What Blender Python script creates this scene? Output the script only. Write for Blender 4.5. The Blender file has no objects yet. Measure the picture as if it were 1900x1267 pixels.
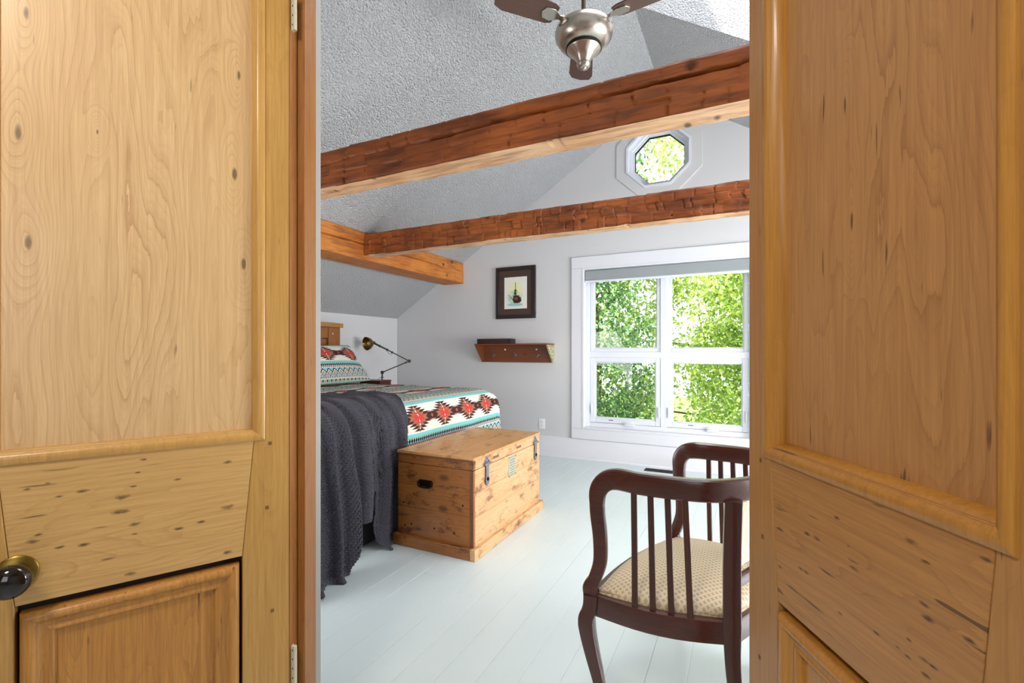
import bpy, math, random
import numpy as np
from mathutils import Vector, Matrix, noise
from mathutils.geometry import delaunay_2d_cdt
random.seed(7); rng = np.random.default_rng(7)
SC = bpy.context.scene
COL = SC.collection
R = math.radians
# ------------------------------------------------------------------ camera, world, sun, lights, exposure
cd = bpy.data.cameras.new('camera'); cam = bpy.data.objects.new('camera', cd); COL.objects.link(cam)
cam.location = (0, 0, 1.2); cam.rotation_euler = (R(90), 0, R(26.2))
cd.sensor_width = 36.0; cd.lens = 36.0*875/1900; cd.shift_y = 16.5/1900; cd.clip_start = .02; cd.clip_end = 200
SC.camera = cam
SC.view_settings.view_transform = 'Standard'; SC.view_settings.look = 'None'
SC.view_settings.gamma = 1; SC.view_settings.use_curve_mapping = False
SC.view_settings.exposure = 0.35
w = bpy.data.worlds.new('sky'); SC.world = w; w.use_nodes = True
bg = w.node_tree.nodes['Background']; bg.inputs[0].default_value = (.86, .93, 1, 1); bg.inputs[1].default_value = 3.0
def lamp(name, kind, loc, direction, energy, color=(1, 1, 1), size=None, size_y=None, **k):
    l = bpy.data.lights.new(name, kind); o = bpy.data.objects.new(name, l); COL.objects.link(o)
    o.location = loc; o.rotation_euler = Vector(direction).to_track_quat('-Z', 'Y').to_euler()
    l.energy = energy; l.color = color
    if kind == 'AREA':
        l.shape = 'RECTANGLE'; l.size = size; l.size_y = size_y or size
    for a, b in k.items(): setattr(l, a, b)
    return o
lamp('sun', 'SUN', (0, -4, 9), (.25, .72, -.65), 15, (1, .95, .85), angle=R(2))
lamp('skylight_daylight', 'AREA', (.15, 2.5, 4.85), (0, 0, -1), 45, (.93, .97, 1), 1.5, 2.0)
lamp('right_fill_panel', 'AREA', (2.6, 3.0, 1.25), (-1, .0, .28), 205, (.95, .98, 1), 2.2, 1.6)  # added fill panel aimed at the left slope; the right wall has no window
lamp('near_wall_fill_panel', 'AREA', (1.55, 1.92, 1.5), (-.45, 1, .35), 20, (.95, .98, 1), 1.0, 1.3)  # extra fill to brighten the window wall; no opening behind it
lamp('left_near_wall_fill_panel', 'AREA', (-2.5, .62, 1.0), (-.1, 1, .12), 26, (.96, .98, 1), 1.0, 1.2)  # added low fill for the lower left slope, no window in this wall
lamp('hall_ceiling_lamp', 'AREA', (-.55, -.55, 2.55), (-.1, .45, -1), 17, (1, .91, .79), .4, .4)
lamp('hall_fill_panel', 'AREA', (.9, -1.75, 1.7), (-.3, 1, -.1), 12, (.95, .97, 1), 1.2, 1.4)  # unseen fill panel added behind the camera; the hall has no window

# ------------------------------------------------------------------ material helpers
def L(c):
    c = tuple(v/255 for v in c)
    return tuple((v/12.92 if v <= .04045 else ((v+.055)/1.055)**2.4) for v in c)+(1,)
class E:
    def __init__(s, nt, k): s.nt = nt; s.k = k
    def m(s, op, *a):
        n = s.nt.nodes.new('ShaderNodeMath'); n.operation = op
        for i, v in enumerate((s,)+a):
            if isinstance(v, E): s.nt.links.new(v.k, n.inputs[i])
            else: n.inputs[i].default_value = v
        return E(s.nt, n.outputs[0])
    def __add__(s, o): return s.m('ADD', o)
    __radd__ = __add__
    def __sub__(s, o): return s.m('SUBTRACT', o)
    def __rsub__(s, o): return (s*-1)+o
    def __mul__(s, o): return s.m('MULTIPLY', o)
    __rmul__ = __mul__
    def __truediv__(s, o): return s.m('DIVIDE', o)
    def abs(s): return s.m('ABSOLUTE')
    def floor(s): return s.m('FLOOR')
    def frac(s): return s.m('FRACT')
    def sin(s): return s.m('SINE')
    def lt(s, o): return s.m('LESS_THAN', o)
    def gt(s, o): return s.m('GREATER_THAN', o)
    def pw(s, o): return s.m('POWER', o)
    def exp(s): return s.m('EXPONENT')
    def sq(s): return s*s
    def max(s, o): return s.m('MAXIMUM', o)
    def min(s, o): return s.m('MINIMUM', o)
    def clamp(s): return s.m('MAXIMUM', 0.0).m('MINIMUM', 1.0)
    def ss(s, a, b): return ((s-a)*(1/(b-a))).clamp()
    def tri(s): return ((s.frac()-.5).abs())*2          # 1 at integers, 0 at halves
class Mat:
    def __init__(s, name, rough=.5, metal=0, spec=.5):
        s.m = bpy.data.materials.new(name); s.m.use_nodes = True; s.nt = s.m.node_tree
        s.b = s.nt.nodes['Principled BSDF']; s.b.inputs['Roughness'].default_value = rough
        s.b.inputs['Metallic'].default_value = metal; s.b.inputs['Specular IOR Level'].default_value = spec
        s.tc = s.nt.nodes.new('ShaderNodeTexCoord')
    def xyz(s, kind='Object', rnd=0):
        k = s.tc.outputs[kind]
        if rnd:
            oi = s.nt.nodes.new('ShaderNodeObjectInfo'); a = s.nt.nodes.new('ShaderNodeVectorMath'); a.operation = 'SCALE'
            c = s.nt.nodes.new('ShaderNodeCombineXYZ')
            for i in range(3): s.nt.links.new(oi.outputs['Random'], c.inputs[i])
            s.nt.links.new(c.outputs[0], a.inputs[0]); a.inputs['Scale'].default_value = rnd
            b = s.nt.nodes.new('ShaderNodeVectorMath'); b.operation = 'ADD'
            s.nt.links.new(k, b.inputs[0]); s.nt.links.new(a.outputs[0], b.inputs[1]); k = b.outputs[0]
        sp = s.nt.nodes.new('ShaderNodeSeparateXYZ'); s.nt.links.new(k, sp.inputs[0])
        return [E(s.nt, sp.outputs[i]) for i in range(3)]
    def vec(s, x, y, z):
        c = s.nt.nodes.new('ShaderNodeCombineXYZ')
        for i, v in enumerate((x, y, z)):
            if isinstance(v, E): s.nt.links.new(v.k, c.inputs[i])
            else: c.inputs[i].default_value = v
        return c.outputs[0]
    def noise(s, v, scale=1, detail=3, rough=.5, dist=0):
        n = s.nt.nodes.new('ShaderNodeTexNoise'); s.nt.links.new(v, n.inputs['Vector'])
        n.inputs['Scale'].default_value = scale; n.inputs['Detail'].default_value = detail
        n.inputs['Roughness'].default_value = rough; n.inputs['Distortion'].default_value = dist
        return E(s.nt, n.outputs['Fac'])
    def voro(s, v, scale=1, feature='F1', smooth=None, rnd=1):
        n = s.nt.nodes.new('ShaderNodeTexVoronoi'); n.feature = feature; s.nt.links.new(v, n.inputs['Vector'])
        n.inputs['Scale'].default_value = scale; n.inputs['Randomness'].default_value = rnd
        return E(s.nt, n.outputs['Distance'])
    def mix(s, f, a, b):
        n = s.nt.nodes.new('ShaderNodeMix'); n.data_type = 'RGBA'
        for i, v in ((0, f), (6, a), (7, b)):
            if isinstance(v, E): s.nt.links.new(v.k, n.inputs[i])
            elif isinstance(v, (tuple, float, int)): n.inputs[i].default_value = v
            else: s.nt.links.new(v, n.inputs[i])
        return n.outputs[2]
    def color(s, c):
        if isinstance(c, tuple): s.b.inputs['Base Color'].default_value = c
        else: s.nt.links.new(c, s.b.inputs['Base Color'])
        return s
    def rough(s, e): s.nt.links.new(e.k, s.b.inputs['Roughness'])
    def bump(s, e, strength=.3, dist=.01):
        n = s.nt.nodes.new('ShaderNodeBump'); n.inputs['Strength'].default_value = strength; n.inputs['Distance'].default_value = dist
        s.nt.links.new(e.k, n.inputs['Height']); s.nt.links.new(n.outputs[0], s.b.inputs['Normal'])

def plain(name, c, rough=.5, metal=0, spec=.5, var=.06, bump=0, bscale=200):
    M = Mat(name, rough, metal, spec); v = M.tc.outputs['Object']; n = M.noise(v, 6, 3)
    c = L(c); lo = tuple(x*(1-var) for x in c[:3])+(1,); hi = tuple(min(1, x*(1+var)) for x in c[:3])+(1,)
    M.color(M.mix(n, lo, hi))
    if bump: M.bump(M.noise(v, bscale, 2), bump, .002)
    return M.m
def wood(name, base, dark, light, across='X', along='Z', rough=.45, ring=9, lines=.35, streak=.35, speck=.0, knots=(), marks=(), rnd=7, blot=.4, autoknot=0, bump=.12, kc=None, coat=0, smudge=0):
    """grain runs along an object axis; growth rings bend round the knots; marks are small dark bruises"""
    M = Mat(name, rough); X = M.xyz('Object', rnd); ax = 'XYZ'.index(across); al = 'XYZ'.index(along); th = 3-ax-al
    O = M.xyz('Object', 0)
    big = M.noise(M.vec(X[ax], X[al]*.16, X[th]), 7, 2, .5)
    f = X[ax]*4+X[th]*4+big*2.4+M.noise(M.vec(X[ax], X[al]*.12, X[th]), 60, 3, .6)*.10
    core = None
    wob = M.noise(M.tc.outputs['Object'], 22, 3)
    for (a, b, r1, r2) in knots:
        q = ((O[ax]-a)*(1/r1)).sq()+((O[al]-b)*(1/r2)).sq()
        f = f+(q*-.30).exp()*.9
        k = 1-(q*11+wob*1.4).ss(1.0, 1.9)
        core = k if core is None else core.max(k)
    if autoknot:
        vo = M.voro(M.vec(X[ax], X[al]*.55, 0.0), autoknot)
        f = f+((vo.sq()*-40).exp())*.8
        k = 1-(vo+wob*.05).ss(.075, .15); core = k*.8 if core is None else core.max(k)
    saw = (f*ring).frac(); ln = saw.pw(5)*.8+(f*ring*3.1).frac().pw(3)*.3
    st = M.noise(M.vec(X[ax], X[al]*.025, X[th]), 150, 4, .65).ss(.38, .72)
    fine = M.noise(M.vec(X[ax], X[al]*.02, X[th]), 520, 2, .6)
    bl = M.noise(M.vec(X[ax], X[al]*.4, X[th]), 5, 4, .6).ss(.3, .72)
    D, B, H = L(dark), L(base), L(light)
    c = M.mix(bl*blot, B, H)
    c = M.mix(ln*lines*(big.ss(.25, .6)*.8+.2), c, D)
    c = M.mix(st*streak, c, D); c = M.mix(fine.ss(.45, .8)*.22, c, D)
    if speck:
        sp = M.noise(M.vec(X[ax], X[al]*.10, X[th]), 95, 1).ss(.78-speck, .84-speck)
        c = M.mix(sp*.7, c, L(tuple(v*.4 for v in dark)))
    if smudge:
        sm = M.noise(M.vec(X[ax], X[al]*.5, X[th]), 11, 4, .75).ss(.54, .68); c = M.mix(sm*smudge, c, D)
    if marks:
        mk = None; rag = M.noise(M.vec(O[ax], O[al]*.35, O[th]), 130, 3, .7)
        for (a, b, r1, r2) in marks:
            q = (((O[ax]-a)*(1/r1)).sq()+((O[al]-b)*(1/r2)).sq())*(.35+rag*1.5)+rag*3.0
            k = 1-q.ss(1.3, 3.2); mk = k if mk is None else mk.max(k)
        c = M.mix(mk*.85, c, L(tuple(v*.32 for v in dark)))
    if core is not None: c = M.mix(core*.8, c, L(kc or tuple(v*.5 for v in dark)))
    M.color(c); M.bump(ln*.4+st+fine*.4, bump, .0015)
    if coat: M.b.inputs['Coat Weight'].default_value = coat; M.b.inputs['Coat Roughness'].default_value = .15
    return M.m

# ------------------------------------------------------------------ mesh helpers
class MB:
    def __init__(s): s.v = []; s.f = []; s.mi = []; s.m = 0
    def box(s, x0, x1, y0, y1, z0, z1, M=None):
        n = len(s.v); P = [(x, y, z) for x in (x0, x1) for y in (y0, y1) for z in (z0, z1)]
        s.v += [tuple(M@Vector(p)) if M else p for p in P]
        for f in ((0, 1, 3, 2), (4, 6, 7, 5), (0, 4, 5, 1), (2, 3, 7, 6), (0, 2, 6, 4), (1, 5, 7, 3)):
            s.f.append(tuple(n+i for i in f)); s.mi.append(s.m)
        return s
    def prism(s, pts, a, b, axis='Y'):
        """extrude a polygon; pts are the two other coordinates in order"""
        n = len(s.v); k = len(pts)
        def P(p, t): return {'Y': (p[0], t, p[1]), 'X': (t, p[0], p[1]), 'Z': (p[0], p[1], t)}[axis]
        s.v += [P(p, a) for p in pts]+[P(p, b) for p in pts]
        s.f.append(tuple(range(n, n+k))); s.f.append(tuple(range(n+2*k-1, n+k-1, -1))); s.mi += [s.m]*2
        for i in range(k):
            j = (i+1) % k; s.f.append((n+j, n+i, n+k+i, n+k+j)); s.mi.append(s.m)
        return s
    def lathe(s, prof, seg=32, c=(0, 0, 0), M=None):
        n = len(s.v)
        for r, z in prof:
            for i in range(seg):
                a = 2*math.pi*i/seg; p = Vector((c[0]+r*math.cos(a), c[1]+r*math.sin(a), c[2]+z)); s.v.append(tuple(M@p if M else p))
        for j in range(len(prof)-1):
            for i in range(seg):
                k = (i+1) % seg; s.f.append((n+j*seg+i, n+j*seg+k, n+(j+1)*seg+k, n+(j+1)*seg+i)); s.mi.append(s.m)
        s.f.append(tuple(n+i for i in reversed(range(seg)))); s.f.append(tuple(n+(len(prof)-1)*seg+i for i in range(seg))); s.mi += [s.m]*2
        return s
    def tube(s, pts, r, seg=8):
        pts = [Vector(p) for p in pts]; rs = r if isinstance(r, (list, tuple)) else [r]*len(pts)
        n = len(s.v); prev = None
        for i, p in enumerate(pts):
            t = (pts[min(i+1, len(pts)-1)]-pts[max(i-1, 0)]).normalized()
            if prev is None: a = t.orthogonal().normalized()
            else: a = (prev-t*prev.dot(t)).normalized()
            prev = a; b = t.cross(a)
            for k in range(seg):
                g = 2*math.pi*k/seg; s.v.append(tuple(p+(a*math.cos(g)+b*math.sin(g))*rs[i]))
        for i in range(len(pts)-1):
            for k in range(seg):
                q = (k+1) % seg; s.f.append((n+i*seg+k, n+i*seg+q, n+(i+1)*seg+q, n+(i+1)*seg+k)); s.mi.append(s.m)
        s.f.append(tuple(n+k for k in reversed(range(seg)))); s.f.append(tuple(n+(len(pts)-1)*seg+k for k in range(seg))); s.mi += [s.m]*2
        return s
    def sweep(s, pts, lat, hw, hh, rnd=.25):
        """rounded rectangle section swept; lat[i] = lateral unit vector (half width hw), other axis half height hh"""
        pts = [Vector(p) for p in pts]; n = len(s.v); N = len(pts)
        sec = []
        for (sx, sy) in ((1, 1), (-1, 1), (-1, -1), (1, -1)):
            c = [(1, 1-rnd), (1-rnd*.3, 1-rnd*.3), (1-rnd, 1)]
            if sx*sy < 0: c = c[::-1]
            sec += [(sx*a, sy*b) for a, b in c]
        for i, p in enumerate(pts):
            t = (pts[min(i+1, N-1)]-pts[max(i-1, 0)]).normalized()
            l = Vector(lat[i] if isinstance(lat, list) else lat); l = (l-t*l.dot(t)).normalized(); u = t.cross(l)
            a = hw[i] if isinstance(hw, (list, tuple)) else hw; b = hh[i] if isinstance(hh, (list, tuple)) else hh
            for x, y in sec: s.v.append(tuple(p+l*x*a+u*y*b))
        k = len(sec)
        for i in range(N-1):
            for j in range(k):
                q = (j+1) % k; s.f.append((n+i*k+j, n+i*k+q, n+(i+1)*k+q, n+(i+1)*k+j)); s.mi.append(s.m)
        s.f.append(tuple(n+j for j in reversed(range(k)))); s.f.append(tuple(n+(N-1)*k+j for j in range(k))); s.mi += [s.m]*2
        return s
    def build(s, name, mats, parent=None, smooth=False, bev=0, seg=2, kind=None, loc=None, angle=40):
        me = bpy.data.meshes.new(name); me.from_pydata(s.v, [], s.f)
        for m in (mats if isinstance(mats, (list, tuple)) else [mats]): me.materials.append(m)
        me.polygons.foreach_set('material_index', s.mi)
        import bmesh
        bm = bmesh.new(); bm.from_mesh(me); bmesh.ops.recalc_face_normals(bm, faces=bm.faces); bm.to_mesh(me); bm.free()
        if smooth: me.shade_smooth(); me.set_sharp_from_angle(angle=R(angle))
        me.update()
        o = bpy.data.objects.new(name, me); COL.objects.link(o)
        if parent: o.parent = parent
        if loc: o.location = loc
        if kind: o['kind'] = kind
        if bev:
            b = o.modifiers.new('bevel', 'BEVEL'); b.width = bev; b.segments = seg; b.limit_method = 'ANGLE'; b.angle_limit = R(40)
            me.shade_smooth(); me.set_sharp_from_angle(angle=R(35))
        return o
def empty(name, loc=(0, 0, 0), rz=0, label=None, cat=None, group=None, kind=None):
    o = bpy.data.objects.new(name, None); COL.objects.link(o); o.location = loc; o.rotation_euler = (0, 0, rz); o.empty_display_size = .05
    return tag(o, label, cat, group, kind)
def tag(o, label=None, cat=None, group=None, kind=None):
    if label: o['label'] = label
    if cat: o['category'] = cat
    if group: o['group'] = group
    if kind: o['kind'] = kind
    return o
def box(name, x0, x1, y0, y1, z0, z1, mat, parent=None, bev=0, kind=None):
    return MB().box(x0, x1, y0, y1, z0, z1).build(name, mat, parent, bev=bev, kind=kind)
def grid(name, V, nu, nv, mat, uv=None, parent=None, smooth=True, solid=0):
    """V: (nu*nv,3) array, row-major over u then v"""
    idx = np.arange(nu*nv).reshape(nu, nv)
    F = np.stack([idx[:-1, :-1], idx[1:, :-1], idx[1:, 1:], idx[:-1, 1:]], -1).reshape(-1, 4)
    me = bpy.data.meshes.new(name); me.from_pydata(V.tolist(), [], F.tolist()); me.materials.append(mat)
    if uv is not None:
        l = me.uv_layers.new(name='UVMap'); l.data.foreach_set('uv', uv[F.reshape(-1)].astype(np.float32).reshape(-1))
    if smooth: me.shade_smooth()
    o = bpy.data.objects.new(name, me); COL.objects.link(o)
    if parent: o.parent = parent
    if solid:
        m = o.modifiers.new('thick', 'SOLIDIFY'); m.thickness = solid; m.offset = -1
    return o
def cdt_slab(name, outer, holes, mat, f0, f1, kind=None, parent=None):
    """slab with holes; f0/f1 map (a,b) to the two faces"""
    pts = []; edges = []
    def loop(P):
        n = len(pts); pts.extend(Vector(p) for p in P)
        edges.extend((n+i, n+(i+1) % len(P)) for i in range(len(P)))
    loop(outer)
    for h in holes: loop(h)
    v, e, f, *_ = delaunay_2d_cdt(pts, edges, [], 0, 1e-6)
    def inside(P, x, y):
        r = False
        for i in range(len(P)):
            (xa, ya), (xb, yb) = P[i], P[i-1]
            if (ya > y) != (yb > y) and x < (xb-xa)*(y-ya)/(yb-ya)+xa: r = not r
        return r
    def keep(t):
        x = sum(v[i][0] for i in t)/len(t); y = sum(v[i][1] for i in t)/len(t)
        return inside(outer, x, y) and not any(inside(h, x, y) for h in holes)
    f = [t for t in f if keep(t)]
    B = MB(); n = len(v); B.v = [tuple(f0(*p)) for p in v]+[tuple(f1(*p)) for p in v]
    cnt = {}
    for t in f:
        B.f.append(tuple(t)); B.f.append(tuple(n+i for i in reversed(t))); B.mi += [0, 0]
        for i in range(len(t)):
            k = (t[i], t[(i+1) % len(t)]); cnt[k] = 1
    for (a, b) in list(cnt):
        if (b, a) not in cnt: B.f.append((b, a, n+a, n+b)); B.mi.append(0)
    return B.build(name, mat, parent, kind=kind)

# ------------------------------------------------------------------ materials of the room
def wallmat(name, c, b=.08, sc=260):
    M = Mat(name, .6, 0, .3); v = M.tc.outputs['Object']; n = M.noise(v, 1.3, 2)
    c = L(c); M.color(M.mix(n, tuple(x*.97 for x in c[:3])+(1,), c)); M.bump(M.noise(v, sc, 3), b, .002); return M.m
m_wall = wallmat('grey_wall_paint', (209, 208, 209))
m_hallwall = wallmat('hall_wall_paint', (215, 205, 190))
m_trim = wallmat('white_trim_paint', (222, 222, 227), .02)
M = Mat('popcorn_ceiling_plaster', .65, 0, .35); v = M.tc.outputs['Object']
c1 = M.voro(v, 92, 'SMOOTH_F1'); n2 = M.noise(v, 105, 3, .6); n3 = M.noise(v, 2, 2)
M.color(M.mix(n3, L((214, 214, 216)), L((226, 226, 228)))); M.bump(n2*1.2-c1*1.1, 1.0, .030); m_ceil = M.m
M = Mat('white_painted_floorboards', .32, 0, .5); X = M.xyz('Object', 9)
v = M.vec(X[0]*1, X[1]*.05, X[2]); n = M.noise(v, 60, 3); big = M.noise(M.tc.outputs['Object'], 2.5, 3)
O = M.xyz('Object', 0); sp = 1-M.voro(M.vec(O[0], O[1], 0.0), 7).ss(.022, .035)
sp = sp*M.noise(M.tc.outputs['Object'], 9, 1).gt(.55)
c = M.mix(big, L((200, 212, 213)), L((212, 222, 223))); c = M.mix(n.ss(.62, .8)*.25, c, L((190, 198, 198))); c = M.mix(sp*.6, c, L((120, 118, 110)))
M.color(c); M.bump(n, .12, .002); m_floor = M.m
m_dark = plain('dark_gap', (30, 24, 18), .9)
m_upvc = plain('white_window_frame', (222, 225, 233), .35, 0, .5, .01)
M = Mat('window_glass', .02); nt = M.nt; out = nt.nodes['Material Output']
tr = nt.nodes.new('ShaderNodeBsdfTransparent'); gl = nt.nodes.new('ShaderNodeBsdfGlossy'); gl.inputs['Roughness'].default_value = .02
fr = nt.nodes.new('ShaderNodeFresnel'); fr.inputs[0].default_value = 1.3; mx = nt.nodes.new('ShaderNodeMixShader')
nt.links.new(fr.outputs[0], mx.inputs[0]); nt.links.new(tr.outputs[0], mx.inputs[1]); nt.links.new(gl.outputs[0], mx.inputs[2]); nt.links.new(mx.outputs[0], out.inputs[0])
m_glass = M.m
def metal(name, c, rough=.3, var=.15, bs=60):
    M = Mat(name, rough, 1); v = M.tc.outputs['Object']; n = M.noise(v, bs, 4, .6)
    c = L(c); M.color(M.mix(n, tuple(x*(1-var) for x in c[:3])+(1,), c)); M.rough(n*.2+(rough-.1)); return M.m
m_nickel = metal('brushed_nickel', (184, 174, 162), .27, .03, 3)
m_iron = metal('old_grey_iron', (165, 162, 170), .36, .35)
m_blackiron = metal('black_iron', (48, 40, 36), .5, .3)
m_brass = metal('aged_brass', (150, 125, 62), .35, .4)
m_hinge = plain('cream_painted_steel', (205, 200, 175), .5, 0)
m_black = plain('black_ceramic', (16, 11, 12), .08, 0, .8, .3)
m_green = plain('dark_green_enamel', (52, 66, 50), .35, .2)
m_amber = plain('amber_brass_shade', (128, 96, 40), .28, .8, .5, .3)

# ------------------------------------------------------------------ room shell
RX, RZ, SL = -.75, 3.81, .637
XL, XR, YW = -4.18, 2.68, 5.0
def rz(x): return RZ-SL*abs(x-RX)
zl = rz(XL)
win = [(-1.595, .342), (.105, .342), (.105, 2.10), (-1.595, 2.10)]
OC = (-.793, 3.195)
def octa(hx, hz, c=OC):
    t = math.tan(R(22.5)); return [(c[0]+hx*a, c[1]+hz*b) for a, b in ((1, -t), (1, t), (t, 1), (-t, 1), (-1, t), (-1, -t), (-t, -1), (t, -1))]
cdt_slab('wall_back', [(XL, -.15), (XR, -.15), (XR, rz(XR)), (RX, RZ), (XL, zl)], [win, octa(.32, .31)], m_wall,
         lambda a, b: (a, YW, b), lambda a, b: (a, YW+.16, b), 'structure')
MB().box(XL-.15, XL, -2.2, YW+.16, -.15, zl).build('wall_left', m_wall, kind='structure')
MB().box(XR, XR+.15, -2.2, YW+.16, -.15, rz(XR)).build('wall_right', m_wall, kind='structure')
# sloping ceilings (the right one is pierced by the skylight shaft)
ceil = empty('ceiling', kind='structure')
def slab(n, outer, holes):
    cdt_slab(n, outer, holes, m_ceil, lambda a, b: (a, b, rz(a)), lambda a, b: (a, b, rz(a)+.12), parent=ceil)
slab('left_slope', [(XL-.1, -2.2), (RX, -2.2), (RX, YW+.3), (XL-.1, YW+.3)], [])
SK = (RX+.001, 1.05, 1.35, 3.605)
slab('right_slope', [(RX, -2.2), (XR+.1, -2.2), (XR+.1, YW+.3), (RX, YW+.3)], [[(SK[0]+.001, SK[2]-.012), (SK[1]+.012, SK[2]-.012), (SK[1]+.012, SK[3]+.012), (SK[0]+.001, SK[3]+.012)]])
x0, x1, y0, y1 = SK; zt = 4.95
B = MB()
B.prism([(x0, RZ+.002), (x1, rz(x1)), (x1, zt), (x0, zt)], y1, y1+.1, 'Y'); B.prism([(x0, RZ+.002), (x1, rz(x1)), (x1, zt), (x0, zt)], y0-.1, y0, 'Y')
B.box(x0-.1, x0, y0-.1, y1+.1, RZ+.02, zt); B.box(x1, x1+.1, y0-.1, y1+.1, rz(x1), zt)
B.build('skylight_shaft', m_ceil, ceil)
w3 = empty('window_3', kind='structure'); B = MB()
for yy in (y0, (y0+y1)/2-.03, y1-.06): B.box(x0, x1, yy, yy+.06, zt+.01, zt+.07)
B.box(x0-.05, x0+.01, y0, y1, zt+.01, zt+.07); B.box(x1-.01, x1+.05, y0, y1, zt+.01, zt+.07)
B.build('skylight_frame', m_trim, w3); box('pane', x0, x1, y0, y1, zt+.04, zt+.048, m_glass, w3)

# floor boards, each its own part
floor = empty('floor', kind='structure')
box('subfloor', XL-.1, XR+.1, -2.2, YW+.1, -.15, -.022, m_dark, floor)
bw = .137; i = 0; x = XL+.02; shared = {}
while x < XR:
    y = -2.2-random.uniform(0, 2)
    while y < YW:
        ln = random.choice([1.9, 2.3, 2.7, 3.1]); ya = max(y, -2.15); yb = min(y+ln, YW-.002)
        if yb-ya > .05:
            key = round(yb-ya, 2)
            if key not in shared:
                b = MB(); h = .0022; W_ = bw-.0006; l = yb-ya-.001
                b.v = [(0, 0, -.02), (W_, 0, -.02), (W_, l, -.02), (0, l, -.02), (0, 0, -h*.4), (W_, 0, -h*.4), (W_, l, -h*.4), (0, l, -h*.4), (h*.4, h*.4, 0), (W_-h*.4, h*.4, 0), (W_-h*.4, l-h*.4, 0), (h*.4, l-h*.4, 0)]
                b.f = [(0, 3, 2, 1), (0, 1, 5, 4), (1, 2, 6, 5), (2, 3, 7, 6), (3, 0, 4, 7), (4, 5, 9, 8), (5, 6, 10, 9), (6, 7, 11, 10), (7, 4, 8, 11), (8, 9, 10, 11)]; b.mi = [0]*10
                o = b.build('floorboard', m_floor, floor); shared[key] = o.data
            else:
                o = bpy.data.objects.new('floorboard', shared[key]); COL.objects.link(o); o.parent = floor
            o.location = (x, ya, random.uniform(-.0008, 0))
        y += ln
    x += bw

# baseboards
def baseboard(name, M4, length):
    b = MB(); prof = [(0, 0), (.030, 0), (.030, .012), (.022, .020), (.022, .150), (.020, .155), (.016, .185), (.016, .205), (.010, .222), (0, .228)]
    b.prism(prof, 0, length, 'X')
    o = b.build(name, m_trim, kind='structure', smooth=True, angle=25); o.matrix_world = M4; return o
# profile plane is (local y, local z); rotate so local y points into the room
baseboard('baseboard_back', Matrix.Translation((XR, YW, 0))@Matrix.Rotation(math.pi, 4, 'Z'), XR-XL)
baseboard('baseboard_left', Matrix.Translation((XL, YW, 0))@Matrix.Rotation(-math.pi/2, 4, 'Z'), YW-.3)

# ------------------------------------------------------------------ doorway wall, jambs and doors
PL = Vector((-1.079, .863)); PR = Vector((.010, 1.212)); Wd = (PR-PL).normalized(); DW = (PR-PL).length; Nn = Vector((-Wd.y, Wd.x))
def wp(q, t, z): p = PL+Wd*q+Nn*t; return (p.x, p.y, z)
DH = 2.36
ql = (XL-PL.x)/Wd.x; qr = (XR-PL.x)/Wd.x; qm = (RX-PL.x)/Wd.x
cdt_slab('wall_front', [(ql, 0), (-.03, 0), (-.03, DH+.03), (DW+.105, DH+.03), (DW+.105, 0), (qr, 0), (qr, rz(XR)-.03), (qm, RZ-.03), (ql, zl-.03)], [], m_wall,
         lambda a, b: wp(a, .005, b), lambda a, b: wp(a, .105, b), 'structure')
m_jamb = wood('old_pine_jamb', (158, 102, 46), (96, 54, 20), (176, 120, 60), 'X', 'Z', .4, 8, .3, .4, .03)
m_casing = plain('grey_casing_edge', (158, 154, 148), .5)
Mw = Matrix(((Wd.x, Nn.x, 0, PL.x), (Wd.y, Nn.y, 0, PL.y), (0, 0, 1, 0), (0, 0, 0, 1)))
jamb = empty('trim_1', kind='structure'); jamb.matrix_world = Mw
for n_, a, b_ in (('left_jamb', -.03, 0), ('right_jamb', DW+.075, DW+.105)): box(n_, a, b_, -.003, .085, 0, DH, m_jamb, jamb, .0015)
box('head_jamb', -.03, DW+.105, -.003, .085, DH, DH+.03, m_jamb, jamb, .0015)
box('left_stop', 0, .022, .030, .085, 0, DH-.02, m_jamb, jamb, .002); box('right_stop', DW+.053, DW+.075, .030, .085, 0, DH-.02, m_jamb, jamb, .002)
box('head_stop', 0, DW+.075, .030, .085, DH-.022, DH, m_jamb, jamb, .002)
box('left_casing', -.10, .020, .085, .113, 0, DH+.1, m_casing, jamb, .002); box('right_casing', DW+.055, DW+.175, .085, .113, 0, DH+.1, m_casing, jamb, .002)
box('head_casing', .02, DW+.055, .085, .113, DH-.02, DH+.1, m_casing, jamb, .002)

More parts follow.
